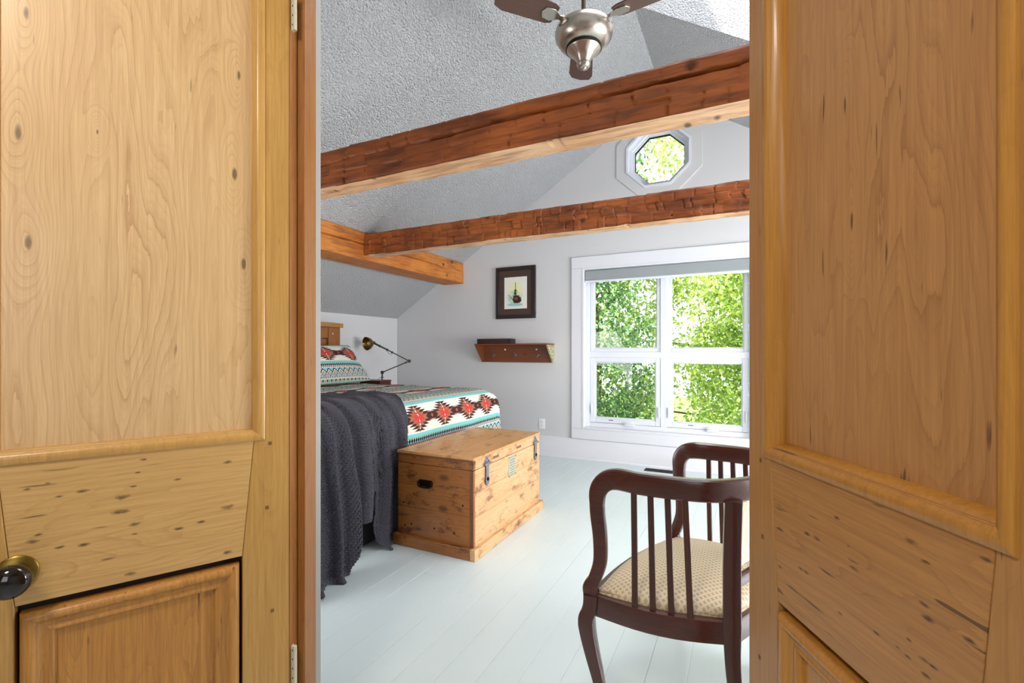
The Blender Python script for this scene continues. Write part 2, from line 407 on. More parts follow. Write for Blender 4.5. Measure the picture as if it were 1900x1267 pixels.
def door(num, P, free, mirror, rec, mats, hinge_z, knob):
    """P hinge edge, free: direction towards the free edge; local x towards the free edge (times sx), y faces the viewer"""
    sx = -1 if mirror else 1
    xa = free*sx
    d = empty(f'door_{num}', kind='structure')
    d.matrix_world = Matrix(((xa.x, -xa.y, 0, P.x), (xa.y, xa.x, 0, P.y), (0, 0, 1, 0), (0, 0, 0, 1)))
    WD = .624; js, jl = .0864, .112; zr0, zr1 = .683, .998; ztop, zb = 2.33, .012; T = -.042
    ms, mr, mp, mm, ml = mats
    def pr(name, pts, ya, yb, mat, bev=.0016):
        return MB().prism([(sx*a, b) for a, b in pts], ya, yb, 'Y').build(name, mat, d, bev=bev)
    g = .0006
    pr('hinge_stile', [(0, zb), (jl-g, zb), (jl-g, zr0), (js-g, zr1-.025), (js-g, ztop), (0, ztop)], T, 0, ms, .0025)
    pr('free_stile', [(WD, zb), (WD, ztop), (WD-js+g, ztop), (WD-js+g, zr1-.025), (WD-jl+g, zr0), (WD-jl+g, zb)], T, 0, ms, .0025)
    pr('lock_rail', [(jl, zr0), (WD-jl, zr0), (WD-js, zr1-.025), (WD-js, zr1), (js, zr1), (js, zr1-.025)], T, -.0006, mr)
    pr('bottom_rail', [(jl, zb), (WD-jl, zb), (WD-jl, .21), (jl, .21)], T, -.001, mr)
    pr('top_rail', [(js, 2.20), (WD-js, 2.20), (WD-js, ztop), (js, ztop)], T, -.001, mr)
    pr('upper_panel', [(js-.004, zr1-.01), (WD-js+.004, zr1-.01), (WD-js+.004, 2.21), (js-.004, 2.21)], -.034, -rec, mp, 0)
    # mitred mouldings
    def frame(name, s0, s1, z0, z1, prof, mat):
        """prof: (inset from the outer rectangle, y); four mitred lengths"""
        c = [(s0, z0), (s1, z0), (s1, z1), (s0, z1)]; dd = [(1, 1), (-1, 1), (-1, -1), (1, -1)]
        for k in range(4):
            b = MB(); rows = []
            q = (k+1) % 4
            for (u, y) in prof: rows += [(sx*(c[k][0]+dd[k][0]*u), y, c[k][1]+dd[k][1]*u), (sx*(c[q][0]+dd[q][0]*u), y, c[q][1]+dd[q][1]*u)]
            b.v = rows
            for i_ in range(len(prof)-1): b.f.append((2*i_, 2*i_+1, 2*i_+3, 2*i_+2)); b.mi.append(0)
            b.f.append((2*len(prof)-2, 2*len(prof)-1, 1, 0)); b.mi.append(0)
            b.f.append(tuple(range(0, 2*len(prof), 2))); b.f.append(tuple(range(1, 2*len(prof), 2))[::-1]); b.mi += [0, 0]
            b.build(name, mat, d, smooth=True, angle=50)
    e = .012
    frame('upper_moulding', js-.026, WD-js+.026, zr1-.028, 2.21+.02, [(0, 0), (.001, .004), (.006, .0062), (.016, .0062), (.020, .003), (.022, .001), (.026, -.001), (.026+e*(rec/.028), -rec+.001), (.026+e*(rec/.028), -rec-.004), (0, -.004)], mm)
    # lower panel: bolection moulding stands clear of the rail with a dark open joint
    gp = .006
    frame('lower_moulding', jl+gp, WD-jl-gp, .21+gp, zr0-.017, [(0, -.02), (0, -.004), (.001, .001), (.006, .007), (.013, .009), (.020, .007), (.024, .002), (.029, -.003), (.035, -.005), (.040, -.004), (.044, -.002), (.049, -.003), (.054, -.012), (.054, -.02)], ml)
    pr('lower_panel', [(jl+.03, .23), (WD-jl-.03, .23), (WD-jl-.03, zr0-.03), (jl+.03, zr0-.03)], -.026, -.015, ml, 0)
    pr('panel_backing', [(jl-.01, .2), (WD-jl+.01, .2), (WD-jl+.01, zr0+.01), (jl-.01, zr0+.01)], -.036, -.0265, m_dark, 0)
    for (s_, z_) in ((.045, .955), (.052, .79), (.040, .52)):
        pr('peg', [(s_, z_), (s_+.008, z_), (s_+.008, z_+.009), (s_, z_+.009)], -.004, .0006, m_peg, 0)
    for z_ in hinge_z:
        h = MB().box(*sorted((sx*-.0095, sx*-.0015)), -.030, .001, z_, z_+.10).build('hinge', m_hinge, d, bev=.001)
        for q in (.015, .04, .065, .088):
            MB().lathe([(.0028, 0), (.0028, .0012), (.0012, .0016)], 10, M=Matrix.Translation((sx*-.0062, .0008, z_+q))@Matrix.Rotation(R(-90), 4, 'X')).build('screw', m_blackiron, h)
        MB().lathe([(.005, 0), (.005, .10)], 12, (sx*-.010, .004, z_)).build('knuckle', m_hinge, h, smooth=True)
    if knob:
        s_, z_ = knob; k = empty('door_knob'); k.parent = d
        M4 = Matrix.Translation((sx*s_, 0, z_))@Matrix.Rotation(R(-90), 4, 'X')
        MB().lathe([(.034, -.002), (.034, .002), (.031, .0045), (.022, .0065), (.014, .009), (.010, .013), (.009, .030)], 32, M=M4).build('rosette', m_brass, k, smooth=True)
        MB().lathe([(.009, .028), (.018, .031), (.028, .038), (.0325, .047), (.031, .056), (.025, .063), (.014, .068), (.004, .0695)], 36, M=M4).build('knob', m_black, k, smooth=True, angle=80)
    return d
m_peg = plain('pine_peg', (120, 84, 40), .6)
stl = wood('left_door_stile_pine', (196, 152, 82), (138, 92, 38), (210, 168, 98), 'X', 'Z', .38, 9, .25, .4, .02, coat=.2)
rll = wood('left_lock_rail_pine', (210, 168, 104), (150, 104, 52), (222, 184, 124), 'Z', 'X', .4, 9, .35, .3, .06, coat=.2,
           marks=[(0.9526, 0.3069, 0.0022, 0.0058), (0.9242, 0.3179, 0.0022, 0.0058), (0.8946, 0.3252, 0.0022, 0.0058), (0.8968, 0.2435, 0.0026, 0.007), (0.8992, 0.4094, 0.0035, 0.0093), (0.894, 0.4465, 0.0022, 0.0058), (0.874, 0.345, 0.0048, 0.0128), (0.8422, 0.3468, 0.0053, 0.0139), (0.9242, 0.1431, 0.0035, 0.0093), (0.8124, 0.1431, 0.0053, 0.0139), (0.7875, 0.1988, 0.0029, 0.0075), (0.7811, 0.2415, 0.0035, 0.0093), (0.8095, 0.3234, 0.004, 0.0104), (0.7876, 0.3234, 0.002, 0.0052), (0.7836, 0.4084, 0.0037, 0.0099), (0.8091, 0.4872, 0.0037, 0.0099), (0.7874, 0.4456, 0.0026, 0.007), (0.6997, 0.3307, 0.004, 0.0104), (0.7012, 0.1431, 0.004, 0.0104), (0.9247, 0.4644, 0.0018, 0.0046), (0.9171, 0.4947, 0.002, 0.0052), (0.8209, 0.4782, 0.0022, 0.0058)])
pnl = wood('left_upper_panel_pine', (222, 186, 134), (176, 128, 82), (236, 208, 164), 'X', 'Z', .36, 7, .6, .38, .04, coat=.25, rnd=0, bump=.03, kc=(96, 72, 48),
           knots=[(0.5089, 1.644, 0.02, 0.06), (0.1277, 1.6424, 0.018, 0.055), (0.4945, 1.4235, 0.02, 0.055), (0.108, 1.4192, 0.018, 0.05), (0.1183, 1.8918, 0.014, 0.045), (0.4971, 1.8897, 0.016, 0.05), (0.3874, 1.6774, 0.007, 0.02)])
mdl = wood('left_moulding_pine', (206, 158, 86), (146, 98, 42), (220, 178, 108), 'X', 'Z', .33, 7, .2, .3, coat=.3)
lpl = wood('left_lower_panel_pine', (198, 138, 62), (112, 62, 22), (212, 158, 82), 'X', 'Z', .36, 9, .45, .45, .06, coat=.3)
door(1, PL, Vector((-.465, -.885)).normalized(), False, .010, (stl, rll, pnl, mdl, lpl), (2.05, .315), (.51, .752))
str_ = wood('right_door_stile_pine', (188, 136, 74), (132, 86, 40), (200, 150, 88), 'X', 'Z', .4, 9, .25, .35, .03, coat=.15)
rlr = wood('right_lock_rail_pine', (192, 138, 76), (122, 78, 34), (206, 154, 92), 'Z', 'X', .42, 8, .4, .35, .08, coat=.1,
           marks=[(0.8343, -0.1184, 0.0032, 0.0099), (0.8585, -0.2028, 0.0029, 0.0088), (0.8603, -0.2314, 0.0029, 0.0088), (0.9153, -0.281, 0.0023, 0.0072), (0.7851, -0.2028, 0.0027, 0.0083), (0.7844, -0.1847, 0.0023, 0.0072), (0.758, -0.1184, 0.0023, 0.0072), (0.8474, -0.3207, 0.0031, 0.0093), (0.9343, -0.4243, 0.0032, 0.0099), (0.9147, -0.4483, 0.0023, 0.0072), (0.8573, -0.4452, 0.0027, 0.0083), (0.8412, -0.4513, 0.0034, 0.0104), (0.7699, -0.3647, 0.0023, 0.0072), (0.7724, -0.4038, 0.0014, 0.0044), (0.7945, -0.4227, 0.0016, 0.0049), (0.7697, -0.4193, 0.0018, 0.0055), (0.7817, -0.4452, 0.0027, 0.0083), (0.7811, -0.4589, 0.0025, 0.0077), (0.7573, -0.2883, 0.0022, 0.0066), (0.7628, -0.4483, 0.0025, 0.0077), (0.8786, -0.3072, 0.0013, 0.0038), (0.9531, -0.5254, 0.0023, 0.0072), (0.8455, -0.5057, 0.0027, 0.0083)])
pnr = wood('right_upper_panel_pine', (196, 144, 88), (146, 98, 54), (208, 160, 104), 'X', 'Z', .42, 7, .6, .42, .05, coat=.1, rnd=0, bump=.03, kc=(84, 54, 30),
           knots=[(-0.2634, 1.6266, 0.01, 0.06), (-0.2792, 1.4199, 0.01, 0.055)])
mdr = wood('right_moulding_pine', (196, 138, 58), (130, 80, 26), (208, 154, 72), 'X', 'Z', .35, 10, .2, .35, coat=.25)
door(2, PR, Vector((.466, -.885)).normalized(), True, .028, (str_, rlr, pnr, mdr, mdr), (2.05, .315), None)

# hallway round the camera
MB().box(-2.6, -2.45, -2.3, .45, 0, 2.8).build('wall_hall_left', m_hallwall, kind='structure')
MB().box(1.9, 2.05, -2.3, 1.8, 0, 2.8).build('wall_hall_right', m_hallwall, kind='structure')
MB().box(-2.6, 2.05, -2.35, -2.2, 0, 2.8).build('wall_hall_back', m_hallwall, kind='structure')
b = MB(); a0 = wp((-2.6-PL.x)/Wd.x, 0, 0); a1 = wp((2.05-PL.x)/Wd.x, 0, 0)
b.prism([(-2.6, -2.3), (2.05, -2.3), (2.05, a1[1]), (-2.6, a0[1])], 2.72, 2.8, 'Z'); b.build('ceiling_hall', m_hallwall, kind='structure')

# ------------------------------------------------------------------ windows
def rect_frame(b, x0, x1, z0, z1, wd, y0, y1):
    b.box(x0, x0+wd, y0, y1, z0, z1); b.box(x1-wd, x1, y0, y1, z0, z1); b.box(x0+wd, x1-wd, y0, y1, z0, z0+wd); b.box(x0+wd, x1-wd, y0, y1, z1-wd, z1)
w1 = empty('window_1', kind='structure')
wx0, wx1, wz0, wz1 = -1.595, .105, .342, 2.10; cx = (wx0+wx1)/2
b = MB()                                        # casing boards on the wall
o_ = .122
for n_, a in (('left_casing', (wx0-o_, wx0, YW-.022, YW, wz0, wz1)), ('right_casing', (wx1, wx1+o_, YW-.022, YW, wz0, wz1)),
              ('top_casing', (wx0-o_, wx1+o_, YW-.022, YW, wz1, wz1+.125)), ('bottom_casing', (wx0-o_, wx1+o_, YW-.022, YW, wz0-.114, wz0))):
    box(n_, *a, m_trim, w1, .003)
b = MB(); rect_frame(b, wx0-.001, wx1+.001, wz0-.001, wz1+.001, .022, YW-.026, YW+.10); b.build('reveal', m_trim, w1, bev=.002)
b = MB(); rect_frame(b, wx0+.02, wx1-.02, wz0+.02, wz1-.02, .045, YW+.055, YW+.13); b.build('outer_frame', m_upvc, w1, bev=.003)
b = MB(); b.box(cx-.032, cx+.032, YW+.06, YW+.125, wz0+.06, wz1-.06); b.build('mullion', m_upvc, w1, bev=.004)
b = MB(); b.box(wx0+.06, wx1-.06, YW+.058, YW+.127, 1.122, 1.184); b.build('transom', m_upvc, w1, bev=.004)
for (sa, sb) in ((wx0+.065, cx-.028), (cx+.028, wx1-.065)):
    for (za, zb_) in ((wz0+.065, 1.128), (1.178, wz1-.065)):
        low = za < 1
        s = empty('sash'); s.parent = w1
        b = MB(); wd = .052 if low else .040; y_ = YW+.066 if low else YW+.075
        rect_frame(b, sa+.002, sb-.002, za+.002, zb_-.002, wd, y_, YW+.115); b.build('sash_frame', m_upvc, s, bev=.004)
        b = MB(); rect_frame(b, sa+wd, sb-wd, za+wd, zb_-wd, .012, y_+.016, YW+.112); b.build('glazing_bead', m_upvc, s, bev=.003)
        box('pane', sa+wd+.004, sb-wd-.004, YW+.094, YW+.100, za+wd+.004, zb_-wd-.004, m_glass, s)
    mid = (sa+sb)/2
    k = empty('crank_handle'); k.parent = w1; kx = mid+.06
    MB().box(kx-.055, kx+.055, YW+.025, YW+.062, wz0+.055, wz0+.072).prism([(kx-.05, wz0+.072), (kx+.05, wz0+.072), (kx+.03, wz0+.098), (kx-.02, wz0+.098)], YW+.036, YW+.06, 'Y').build('crank_cover', m_upvc, k, bev=.004)
    MB().tube([(kx+.03, YW+.040, wz0+.095), (kx-.02, YW+.030, wz0+.098), (kx-.055, YW+.03, wz0+.082)], .006).build('crank_arm', m_upvc, k, smooth=True)
    for sgn in (sa+.012, sb-.028):
        MB().box(sgn, sgn+.016, YW+.045, YW+.066, wz0+.16, wz0+.27).build('lock_lever', m_upvc, w1, bev=.004)
    MB().box(mid-.17, mid-.12, YW+.063, YW+.067, wz0+.098, wz0+.104).build('vent_slot', m_dark, w1)
# roller blind
m_blind = plain('grey_blind_fabric', (150, 155, 157), .85, 0, .2, .05, .3, 400)
bl = empty('roller_blind', (cx, YW, 2.09), 0, 'narrow grey roller blind rolled up at the top of the big window', 'blind')
MB().box(wx0+.024-cx, wx1-.024-cx, .002, .055, -.128, -.012).build('fabric_roll', m_blind, bl, bev=.012)
MB().box(wx0+.026-cx, wx1-.026-cx, .006, .026, -.150, -.125).build('hem_bar', m_upvc, bl, bev=.004)
# octagonal window
w2 = empty('window_2', kind='structure')
def octring(name, ho, hi, y0, y1, mat, bev=.003):
    a = octa(*ho); c = octa(*hi); b = MB()
    for k in range(8):
        q = (k+1) % 8; b.prism([a[k], a[q], c[q], c[k]], y0, y1, 'Y')
    return b.build(name, mat, w2)
octring('casing', (.425, .405), (.318, .308), YW-.012, YW, m_wall)
octring('reveal', (.322, .312), (.300, .290), YW-.022, YW+.13, m_upvc)
octring('frame', (.302, .292), (.272, .262), YW+.05, YW+.14, m_upvc)
octring('sash', (.274, .264), (.250, .240), YW+.075, YW+.14, m_upvc)
octring('gasket', (.2515, .2415), (.244, .234), YW+.09, YW+.12, m_dark)
b = MB(); b.prism(octa(.248, .238), YW+.100, YW+.106, 'Y'); b.build('pane', m_glass, w2)

# ------------------------------------------------------------------ hewn beams
def hewn_mat(name, base, dark, light, knots=5):
    M = Mat(name, .55, 0, .35); X = M.xyz('Object', 5)
    v = M.vec(X[0]*.14, X[1], X[2]); n = M.noise(v, 26, 4, .65); st = M.noise(M.vec(X[0]*.05, X[1], X[2]), 90, 3, .6)
    vo = M.voro(M.vec(X[0]*.8, X[1]*.5, X[2]), knots); k = 1-vo.ss(.06, .13)
    big = M.noise(M.vec(X[0]*.9, X[1]*.5, X[2]*.5), 4, 2)
    c = M.mix(big.ss(.35, .65), L(base), L(light)); c = M.mix(n.ss(.45, .72)*.75, c, L(dark)); c = M.mix(st.ss(.5, .75)*.45, c, L(dark)); c = M.mix(k*.8, c, L((40, 18, 8)))
    M.color(c); M.bump(n+st*.5, .5, .004); return M.m
m_hewn = hewn_mat('dark_hewn_timber', (128, 64, 24), (46, 23, 12), (164, 88, 34))
m_hewn2 = hewn_mat('orange_hewn_timber', (186, 108, 42), (104, 52, 18), (206, 130, 58))
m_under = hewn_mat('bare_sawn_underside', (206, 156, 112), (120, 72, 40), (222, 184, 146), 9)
def beam(name, Mw4, length, ww, hh, crack, amp, seed, mats, label, step=.008, chop=.15, groove=.008, vis=(0, 9)):
    """local x along, y = face depth 0..ww (face y=0 seen), z 0..hh; adzed facets meet in ragged steps and grooves"""
    per = []
    ny, nz = max(6, int(ww/.016)), max(8, int(hh/.006))
    for i in range(nz): per.append((0, hh*(1-i/nz), 0))
    for i in range(ny): per.append((ww*i/ny, 0, 1))
    for i in range(8): per.append((ww, hh*i/8, 2))
    for i in range(ny): per.append((ww*(1-i/ny), hh, 3))
    nx = int(length/step); rnd = random.Random(seed); np_ = len(per)
    rows = []
    for r in range(3):
        c = []; x = rnd.uniform(0, chop)
        while x < length+chop: c.append((x, rnd.uniform(-.6, .6), rnd.uniform(-.3, .3), rnd.uniform(.3, 1.2))); x += rnd.uniform(chop*.45, chop*1.7)
        rows.append(c)
    V = []; ptr = [0, 0, 0]
    for i in range(nx+1):
        x = length*i/nx
        b0 = noise.noise((x*1.3, seed, 0))*amp*1.3; b1_ = noise.noise((x*1.1, seed, 5))*amp*1.2
        r01 = .36+.12*noise.noise((x*2.1, 3, seed)); r12 = .70+.1*noise.noise((x*1.7, 6, seed))
        zc = (crack[0]+crack[1]*(x/length)+.010*noise.noise((x*2, seed, 9))+.003*noise.noise((x*15, seed, 9))) if crack else -9
        cw = .0042*(1+.8*noise.noise((x*2.2, 7, seed)))
        steptop = (.012 if noise.noise((x*2.3, 1, seed)) > .22 else 0)+(.007 if noise.noise((x*5.3, 2, seed)) > .3 else 0)
        stepbot = (.005 if noise.noise((x*3.1, 8, seed)) > .35 else 0)
        for (y, z, side) in per:
            px, py, pz = x, y, z
            if side in (0, 2):
                zz = z/hh
                sm = noise.noise((x*16, z*45, seed))*amp*.35+noise.noise((x*5, z*12, seed+4))*amp*.7
                r = 0 if zz < r01 else (1 if zz < r12 else 2); c = rows[r]
                xs = x+.018*noise.noise((z*22, seed, r))
                k = ptr[r]
                while k+1 < len(c) and c[k+1][0] < xs: k += 1
                while k > 0 and c[k][0] > xs: k -= 1
                ptr[r] = k
                a, d_, sl, gd = c[k]; nxt = c[min(k+1, len(c)-1)][0]
                t = min(1, max(0, (xs-a)/(nxt-a+1e-6)))
                off = b0+sm+(d_+(t-.5)*sl*2)*amp*.8
                e = min(abs(xs-a), abs(xs-nxt)); 
                if e < .006: off += groove*gd*(1-e/.006)
                dz = min(abs(zz-r01), abs(zz-r12))*hh
                if dz < .007 and gd > .75: off += groove*.7*(1-dz/.007)
                if side == 0 and crack:
                    q = abs(z-zc)
                    if q < .0055+cw: off += .026*max(0, 1-max(0, q-cw*.4)/.0055)*min(1, max(0, .6+2.5*noise.noise((x*1.1, 4, seed))))
                # worn arrises
                e2 = min(z, hh-z)
                if e2 < .012: off += (.012-e2)*.5
                py += off if side == 0 else -off
            elif side == 1: pz += b1_*.6+noise.noise((x*14, y*20, seed))*amp*.3+amp*.35*noise.noise((x*4, y*9, seed))+stepbot*(1 if y < ww*.5 else .3)
            else: pz += b1_+noise.noise((x*3, y*6, seed+8))*amp*1.2-steptop
            V.append((px, py, pz))
    b = MB(); b.v = V
    for i in range(nx):
        for j in range(np_):
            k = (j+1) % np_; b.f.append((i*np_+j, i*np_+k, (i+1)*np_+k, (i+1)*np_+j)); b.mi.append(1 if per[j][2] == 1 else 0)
    b.f.append(tuple(reversed(range(np_)))); b.f.append(tuple(nx*np_+j for j in range(np_))); b.mi += [0, 0]
    o = b.build(name, mats, smooth=True, angle=38); o.matrix_world = Mw4
    return tag(o, label, 'beam')
T = Matrix.Translation
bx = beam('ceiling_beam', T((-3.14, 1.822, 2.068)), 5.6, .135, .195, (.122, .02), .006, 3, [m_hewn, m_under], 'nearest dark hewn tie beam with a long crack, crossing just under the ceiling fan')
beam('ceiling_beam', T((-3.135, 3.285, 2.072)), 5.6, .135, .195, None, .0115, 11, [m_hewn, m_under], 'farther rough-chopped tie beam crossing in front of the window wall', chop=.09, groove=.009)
beam('ceiling_beam', Matrix(((0, -1, 0, -3.13), (1, 0, 0, -.1), (0, 0, 1, 2.03), (0, 0, 0, 1))), 5.095, .30, .255, (.15, -.01), .004, 23, [m_hewn2, m_hewn2], 'orange-brown timber plate running along the left ceiling slope to the window wall', chop=.5, groove=.002)

# ------------------------------------------------------------------ ceiling fan
fan = empty('ceiling_fan', (-.75, 2.37, 2.66), 0, 'brushed nickel ceiling fan on a down rod above the nearest beam', 'ceiling fan')
MB().lathe([(.012, .25), (.012, 1.13)], 16).build('down_rod', plain('bronze_rod', (96, 78, 70), .3, .7), fan, smooth=True)
MB().lathe([(.02, 1.06), (.055, 1.07), (.075, 1.10), (.078, 1.17)], 32).build('canopy', m_nickel, fan, smooth=True)
MB().lathe([(.055, .115), (.098, .118), (.125, .135), (.145, .165), (.150, .19), (.143, .215), (.115, .238), (.07, .252), (.02, .262)], 56).build('motor_housing', m_nickel, fan, smooth=True, angle=70)
MB().lathe([(.070, .119), (.092, .117), (.092, .104)], 48).build('shadow_gap', m_dark, fan)
MB().lathe([(.030, .035), (.042, .055), (.060, .080), (.086, .100), (.090, .106), (.090, .113), (.07, .116)], 56).build('switch_housing', m_nickel, fan, smooth=True, angle=45)
MB().lathe([(.004, -.002), (.010, .001), (.014, .004), (.016, .008), (.024, .010), (.032, .018), (.037, .029), (.034, .037), (.026, .041), (.028, .046)], 40).build('finial', m_nickel, fan, smooth=True, angle=40)
m_blade = wood('dark_walnut_blade', (84, 58, 48), (50, 32, 26), (98, 70, 58), 'Y', 'X', .4, 9, .3, .3)
for a in (-8, 110, 232):
    bl_ = empty('blade'); bl_.parent = fan; bl_.rotation_euler = (R(11), 0, R(a)); bl_.location = (0, 0, .232)
    MB().prism([(.17, -.045), (.20, -.06), (.44, -.072), (.485, -.055), (.50, 0), (.485, .055), (.44, .072), (.20, .06), (.17, .045)], 0, .007, 'Z').build('blade_board', m_blade, bl_, bev=.002)
    MB().prism([(.09, -.018), (.15, -.012), (.19, -.035), (.235, -.03), (.25, 0), (.235, .03), (.19, .035), (.15, .012), (.09, .018)], -.006, 0, 'Z').build('blade_iron', m_nickel, bl_, bev=.0015)

# ------------------------------------------------------------------ bed
m_bedwood = wood('rustic_headboard_pine', (150, 94, 40), (84, 46, 16), (180, 122, 60), 'Y', 'Z', .45, 9, .35, .45, .04)
m_cap = wood('headboard_cap_pine', (176, 120, 54), (84, 48, 18), (196, 146, 76), 'X', 'Y', .45, 9, .35, .45, .08)
m_base = plain('charcoal_bed_base_fabric', (62, 60, 62), .9, 0, .2, .15, .4, 500)
m_matt = plain('white_mattress_ticking', (225, 222, 215), .9)
BY0, BY1 = 1.83, 3.86
bed = empty('bed', (-3.1, 2.85, 0), 0, 'wide bed with rustic plank headboard and charcoal base against the left wall', 'bed')
def bp(name, x0, x1, y0, y1, z0, z1, mat, bev=.004, par=None): 
    o = box(name, x0+3.1, x1+3.1, y0-2.85, y1-2.85, z0, z1, mat, par or bed, bev); return o
bp('bed_base', -4.06, -2.085, BY0, BY1, .0, .40, m_base, .02)
bp('mattress', -4.06, -2.10, BY0+.01, BY1-.01, .40, .825, m_matt, .07)
hb = empty('headboard'); hb.parent = bed
for n_, y0, y1 in (('stile', 3.75, 3.915), ('stile', 1.76, 1.925)): bp(n_, -4.15, -4.085, y0, y1, 0, 1.455, m_bedwood, .004, hb)
for k in range(13): bp('slat', -4.15, -4.115, 1.93+k*.14, 1.93+k*.14+.137, .3, 1.33, m_bedwood, .003, hb)
bp('top_board', -4.15, -4.095, 1.925, 3.75, 1.335, 1.455, m_bedwood, .004, hb)
b = MB()
for s_ in (1, -1):
    yc = .45*s_; bb = MB(); Mx = T((-1.03+.02, yc, 1.08))@Matrix.Rotation(R(52*-s_), 4, 'X')
    bb.box(-.015, .012, -.46, .46, -.05, .05, Mx).build('brace', m_bedwood, hb, bev=.003)
bb = MB(); n = 40
top = [(-.93+.002*math.sin(i*1.3), -1.11+i*2.19/n) for i in range(n+1)]
for i in range(n):
    x_ = .995-.02+.006*noise.noise((i*.7, 0, 0)); 
    bb.box(-1.05, -.955+.006*noise.noise((i*.6, 1, 0)), -1.12+i*2.2/n, -1.12+(i+1)*2.2/n, 1.456, 1.502+.004*noise.noise((i*.5, 3, 0)))
bb.build('cap_rail', m_cap, hb, bev=.0)
MB().lathe([(.008, 0), (.007, .004), (.003, .006)], 12, M=T((-.984, .955, 1.385))@Matrix.Rotation(R(90), 4, 'Y')).build('bolt', plain('white_cap', (225, 220, 210), .4), hb)

# southwestern patchwork cloth
def quilt_mat(name, uvscale=1.0, off=0.0, uoff=0.0):
    M = Mat(name, .85, 0, .2); U = M.xyz('UV'); u = U[0]*uvscale+uoff; v = U[1]*uvscale+off
    n = M.noise(M.vec(u, v, 0.0), 90, 2)*.0016-.0008; u = u+n; v = v+n
    P = .545
    vv = ((v/P+.5).frac()-.5)*P                      # 0 on the rows of big diamonds
    av = vv.abs(); S = .33
    uu = ((u/S).frac()-.5)*S; au = uu.abs()
    WH, BR, TN, RD, TL, GR, DK = [L(c) for c in ((228, 220, 208), (70, 38, 38), (158, 104, 78), (200, 62, 56), (118, 196, 196), (140, 170, 120), (50, 28, 32))]
    col = WH
    def layer(mask, c): nonlocal col; col = M.mix(mask, col, c)
    def band(lo, hi): return vv.gt(lo)*vv.lt(hi)
    # serrated diamond: rows 15 mm high with slanted teeth
    fr = (av/.0185).frac(); row = (av/.0185).floor()*.0185
    d = au*.70+row
    layer((d+fr*-.030).lt(.088)*av.lt(.100), BR)
    al = (au-.165).abs(); fl = (al/.0155).frac()
    layer((av+fl*-.018).lt(.024)*al.lt(.060), BR)
    layer((d+fr*-.016).lt(.060), TN)
    layer((d+fr*-.012).lt(.034), RD)
    layer((al+av).lt(.015), TN); layer((al+av).lt(.007), RD)
    tf = (av/.027).frac(); layer(au.lt(tf*.009-.002)*av.lt(.082), WH)
    layer(band(.106, .134), TL)
    layer(band(.134, .150)*((u/.022+vv*25).frac().lt(.5)), BR)
    b1 = band(.156, .250); layer(b1, L((156, 196, 180)))
    gx = (u/.026); gy = (vv-.156)/.0235; chk = ((gx.floor()+gy.floor())/2).frac().gt(.25)
    dsq = (gx.frac()-.5).abs()+(gy.frac()-.5).abs()
    layer(b1*chk*dsq.lt(.42), DK); layer(b1*(1-chk)*dsq.lt(.34), RD)
    layer(b1*((gx.frac()-gy.frac()).abs().lt(.14))*(1-chk), L((220, 140, 132)))
    layer(band(.254, .2725)*((u/.022-vv*25).frac().lt(.5)), BR)
    layer(band(-.130, -.106), TL)
    b2 = band(-.170, -.130); layer(b2, L((160, 210, 210)))
    t1 = (u/.024).tri(); yy = (vv+.170)/.040
    layer(b2*((yy-.5).abs().lt(t1*.55-.02)), DK); layer(b2*yy.gt(.84), GR)
    b3 = band(-.188, -.170); layer(b3, WH); layer(b3*(((vv+.188)/.018).gt((u/.024).tri())), RD)
    b4 = band(-.2725, -.188); layer(b4, TL); z = (u/.07).tri(); yy = (vv+.2725)/.0845
    layer(b4*((yy-(z*.5+.45)).abs().lt(.09)), DK); layer(b4*((yy-(z*.5+.27)).abs().lt(.07)), WH)
    layer(b4*((yy-((u/.07+.5).tri()*.5+.0)).abs().lt(.08)), RD)
    layer(b4*((yy-(z*.5+.13)).abs().lt(.06)), L((150, 100, 70)))
    M.color(col)
    q = M.voro(M.vec(u, v, 0.0), 38, 'SMOOTH_F1'); M.bump(q+M.noise(M.vec(u, v, 0.0), 260, 2)*.3, .5, .006)
    return M.m
m_quilt = quilt_mat('woven_diamond_quilt_cloth')
ZT, RR = .850, .18
XF, YF, YN = -2.045, 3.90, 1.80
def prof(s, R_=RR):
    """s measured from where the edge starts to round: returns outward run and drop"""
    s = np.asarray(s, float); q = math.pi/2*R_
    th = np.clip(s/R_, 0, math.pi/2)
    out = np.where(s < 0, s, R_*np.sin(th)); drop = np.where(s < 0, 0, R_*(1-np.cos(th))+np.clip(s-q, 0, None))
    return out, drop
nu, nv = 230, 260
S_ = np.linspace(-1.82, RR*math.pi/2+.46, nu); Tt = np.linspace(-.55, (YF-YN)+.0+.55, nv)
sg, tg = np.meshgrid(S_, Tt, indexing='ij')
ox, dx = prof(sg); Rs = .14
yc = tg; far = yc-(YF-YN-Rs); near = -(yc-Rs)
oyf, dyf = prof(far, Rs); oyn, dyn = prof(near, Rs)
Y = np.where(far > 0, YF-Rs+oyf, np.where(near > 0, YN+Rs-oyn, YN+yc))
drop = np.maximum(dx, np.maximum(dyf, dyn)); drop = np.where((dx > .02) & (np.maximum(dyf, dyn) > .02), np.sqrt(dx**2+np.maximum(dyf, dyn)**2)*.98, drop)
drop = np.minimum(drop, .655)
X = XF-RR+ox
Z = ZT-drop
wav = np.array([noise.noise((a*3.1, b*3.1, 4)) for a, b in zip(sg.ravel(), tg.ravel())]).reshape(sg.shape)
Z = Z+wav*.006*(drop < .05); X = X+(dx > .1)*(wav*.012+.008*np.sin(tg*9)); Y = Y+(far > .1)*(np.abs(wav)*.014+.012*np.sin(sg*14)+.01)-(near > .1)*(np.abs(wav)*.02)
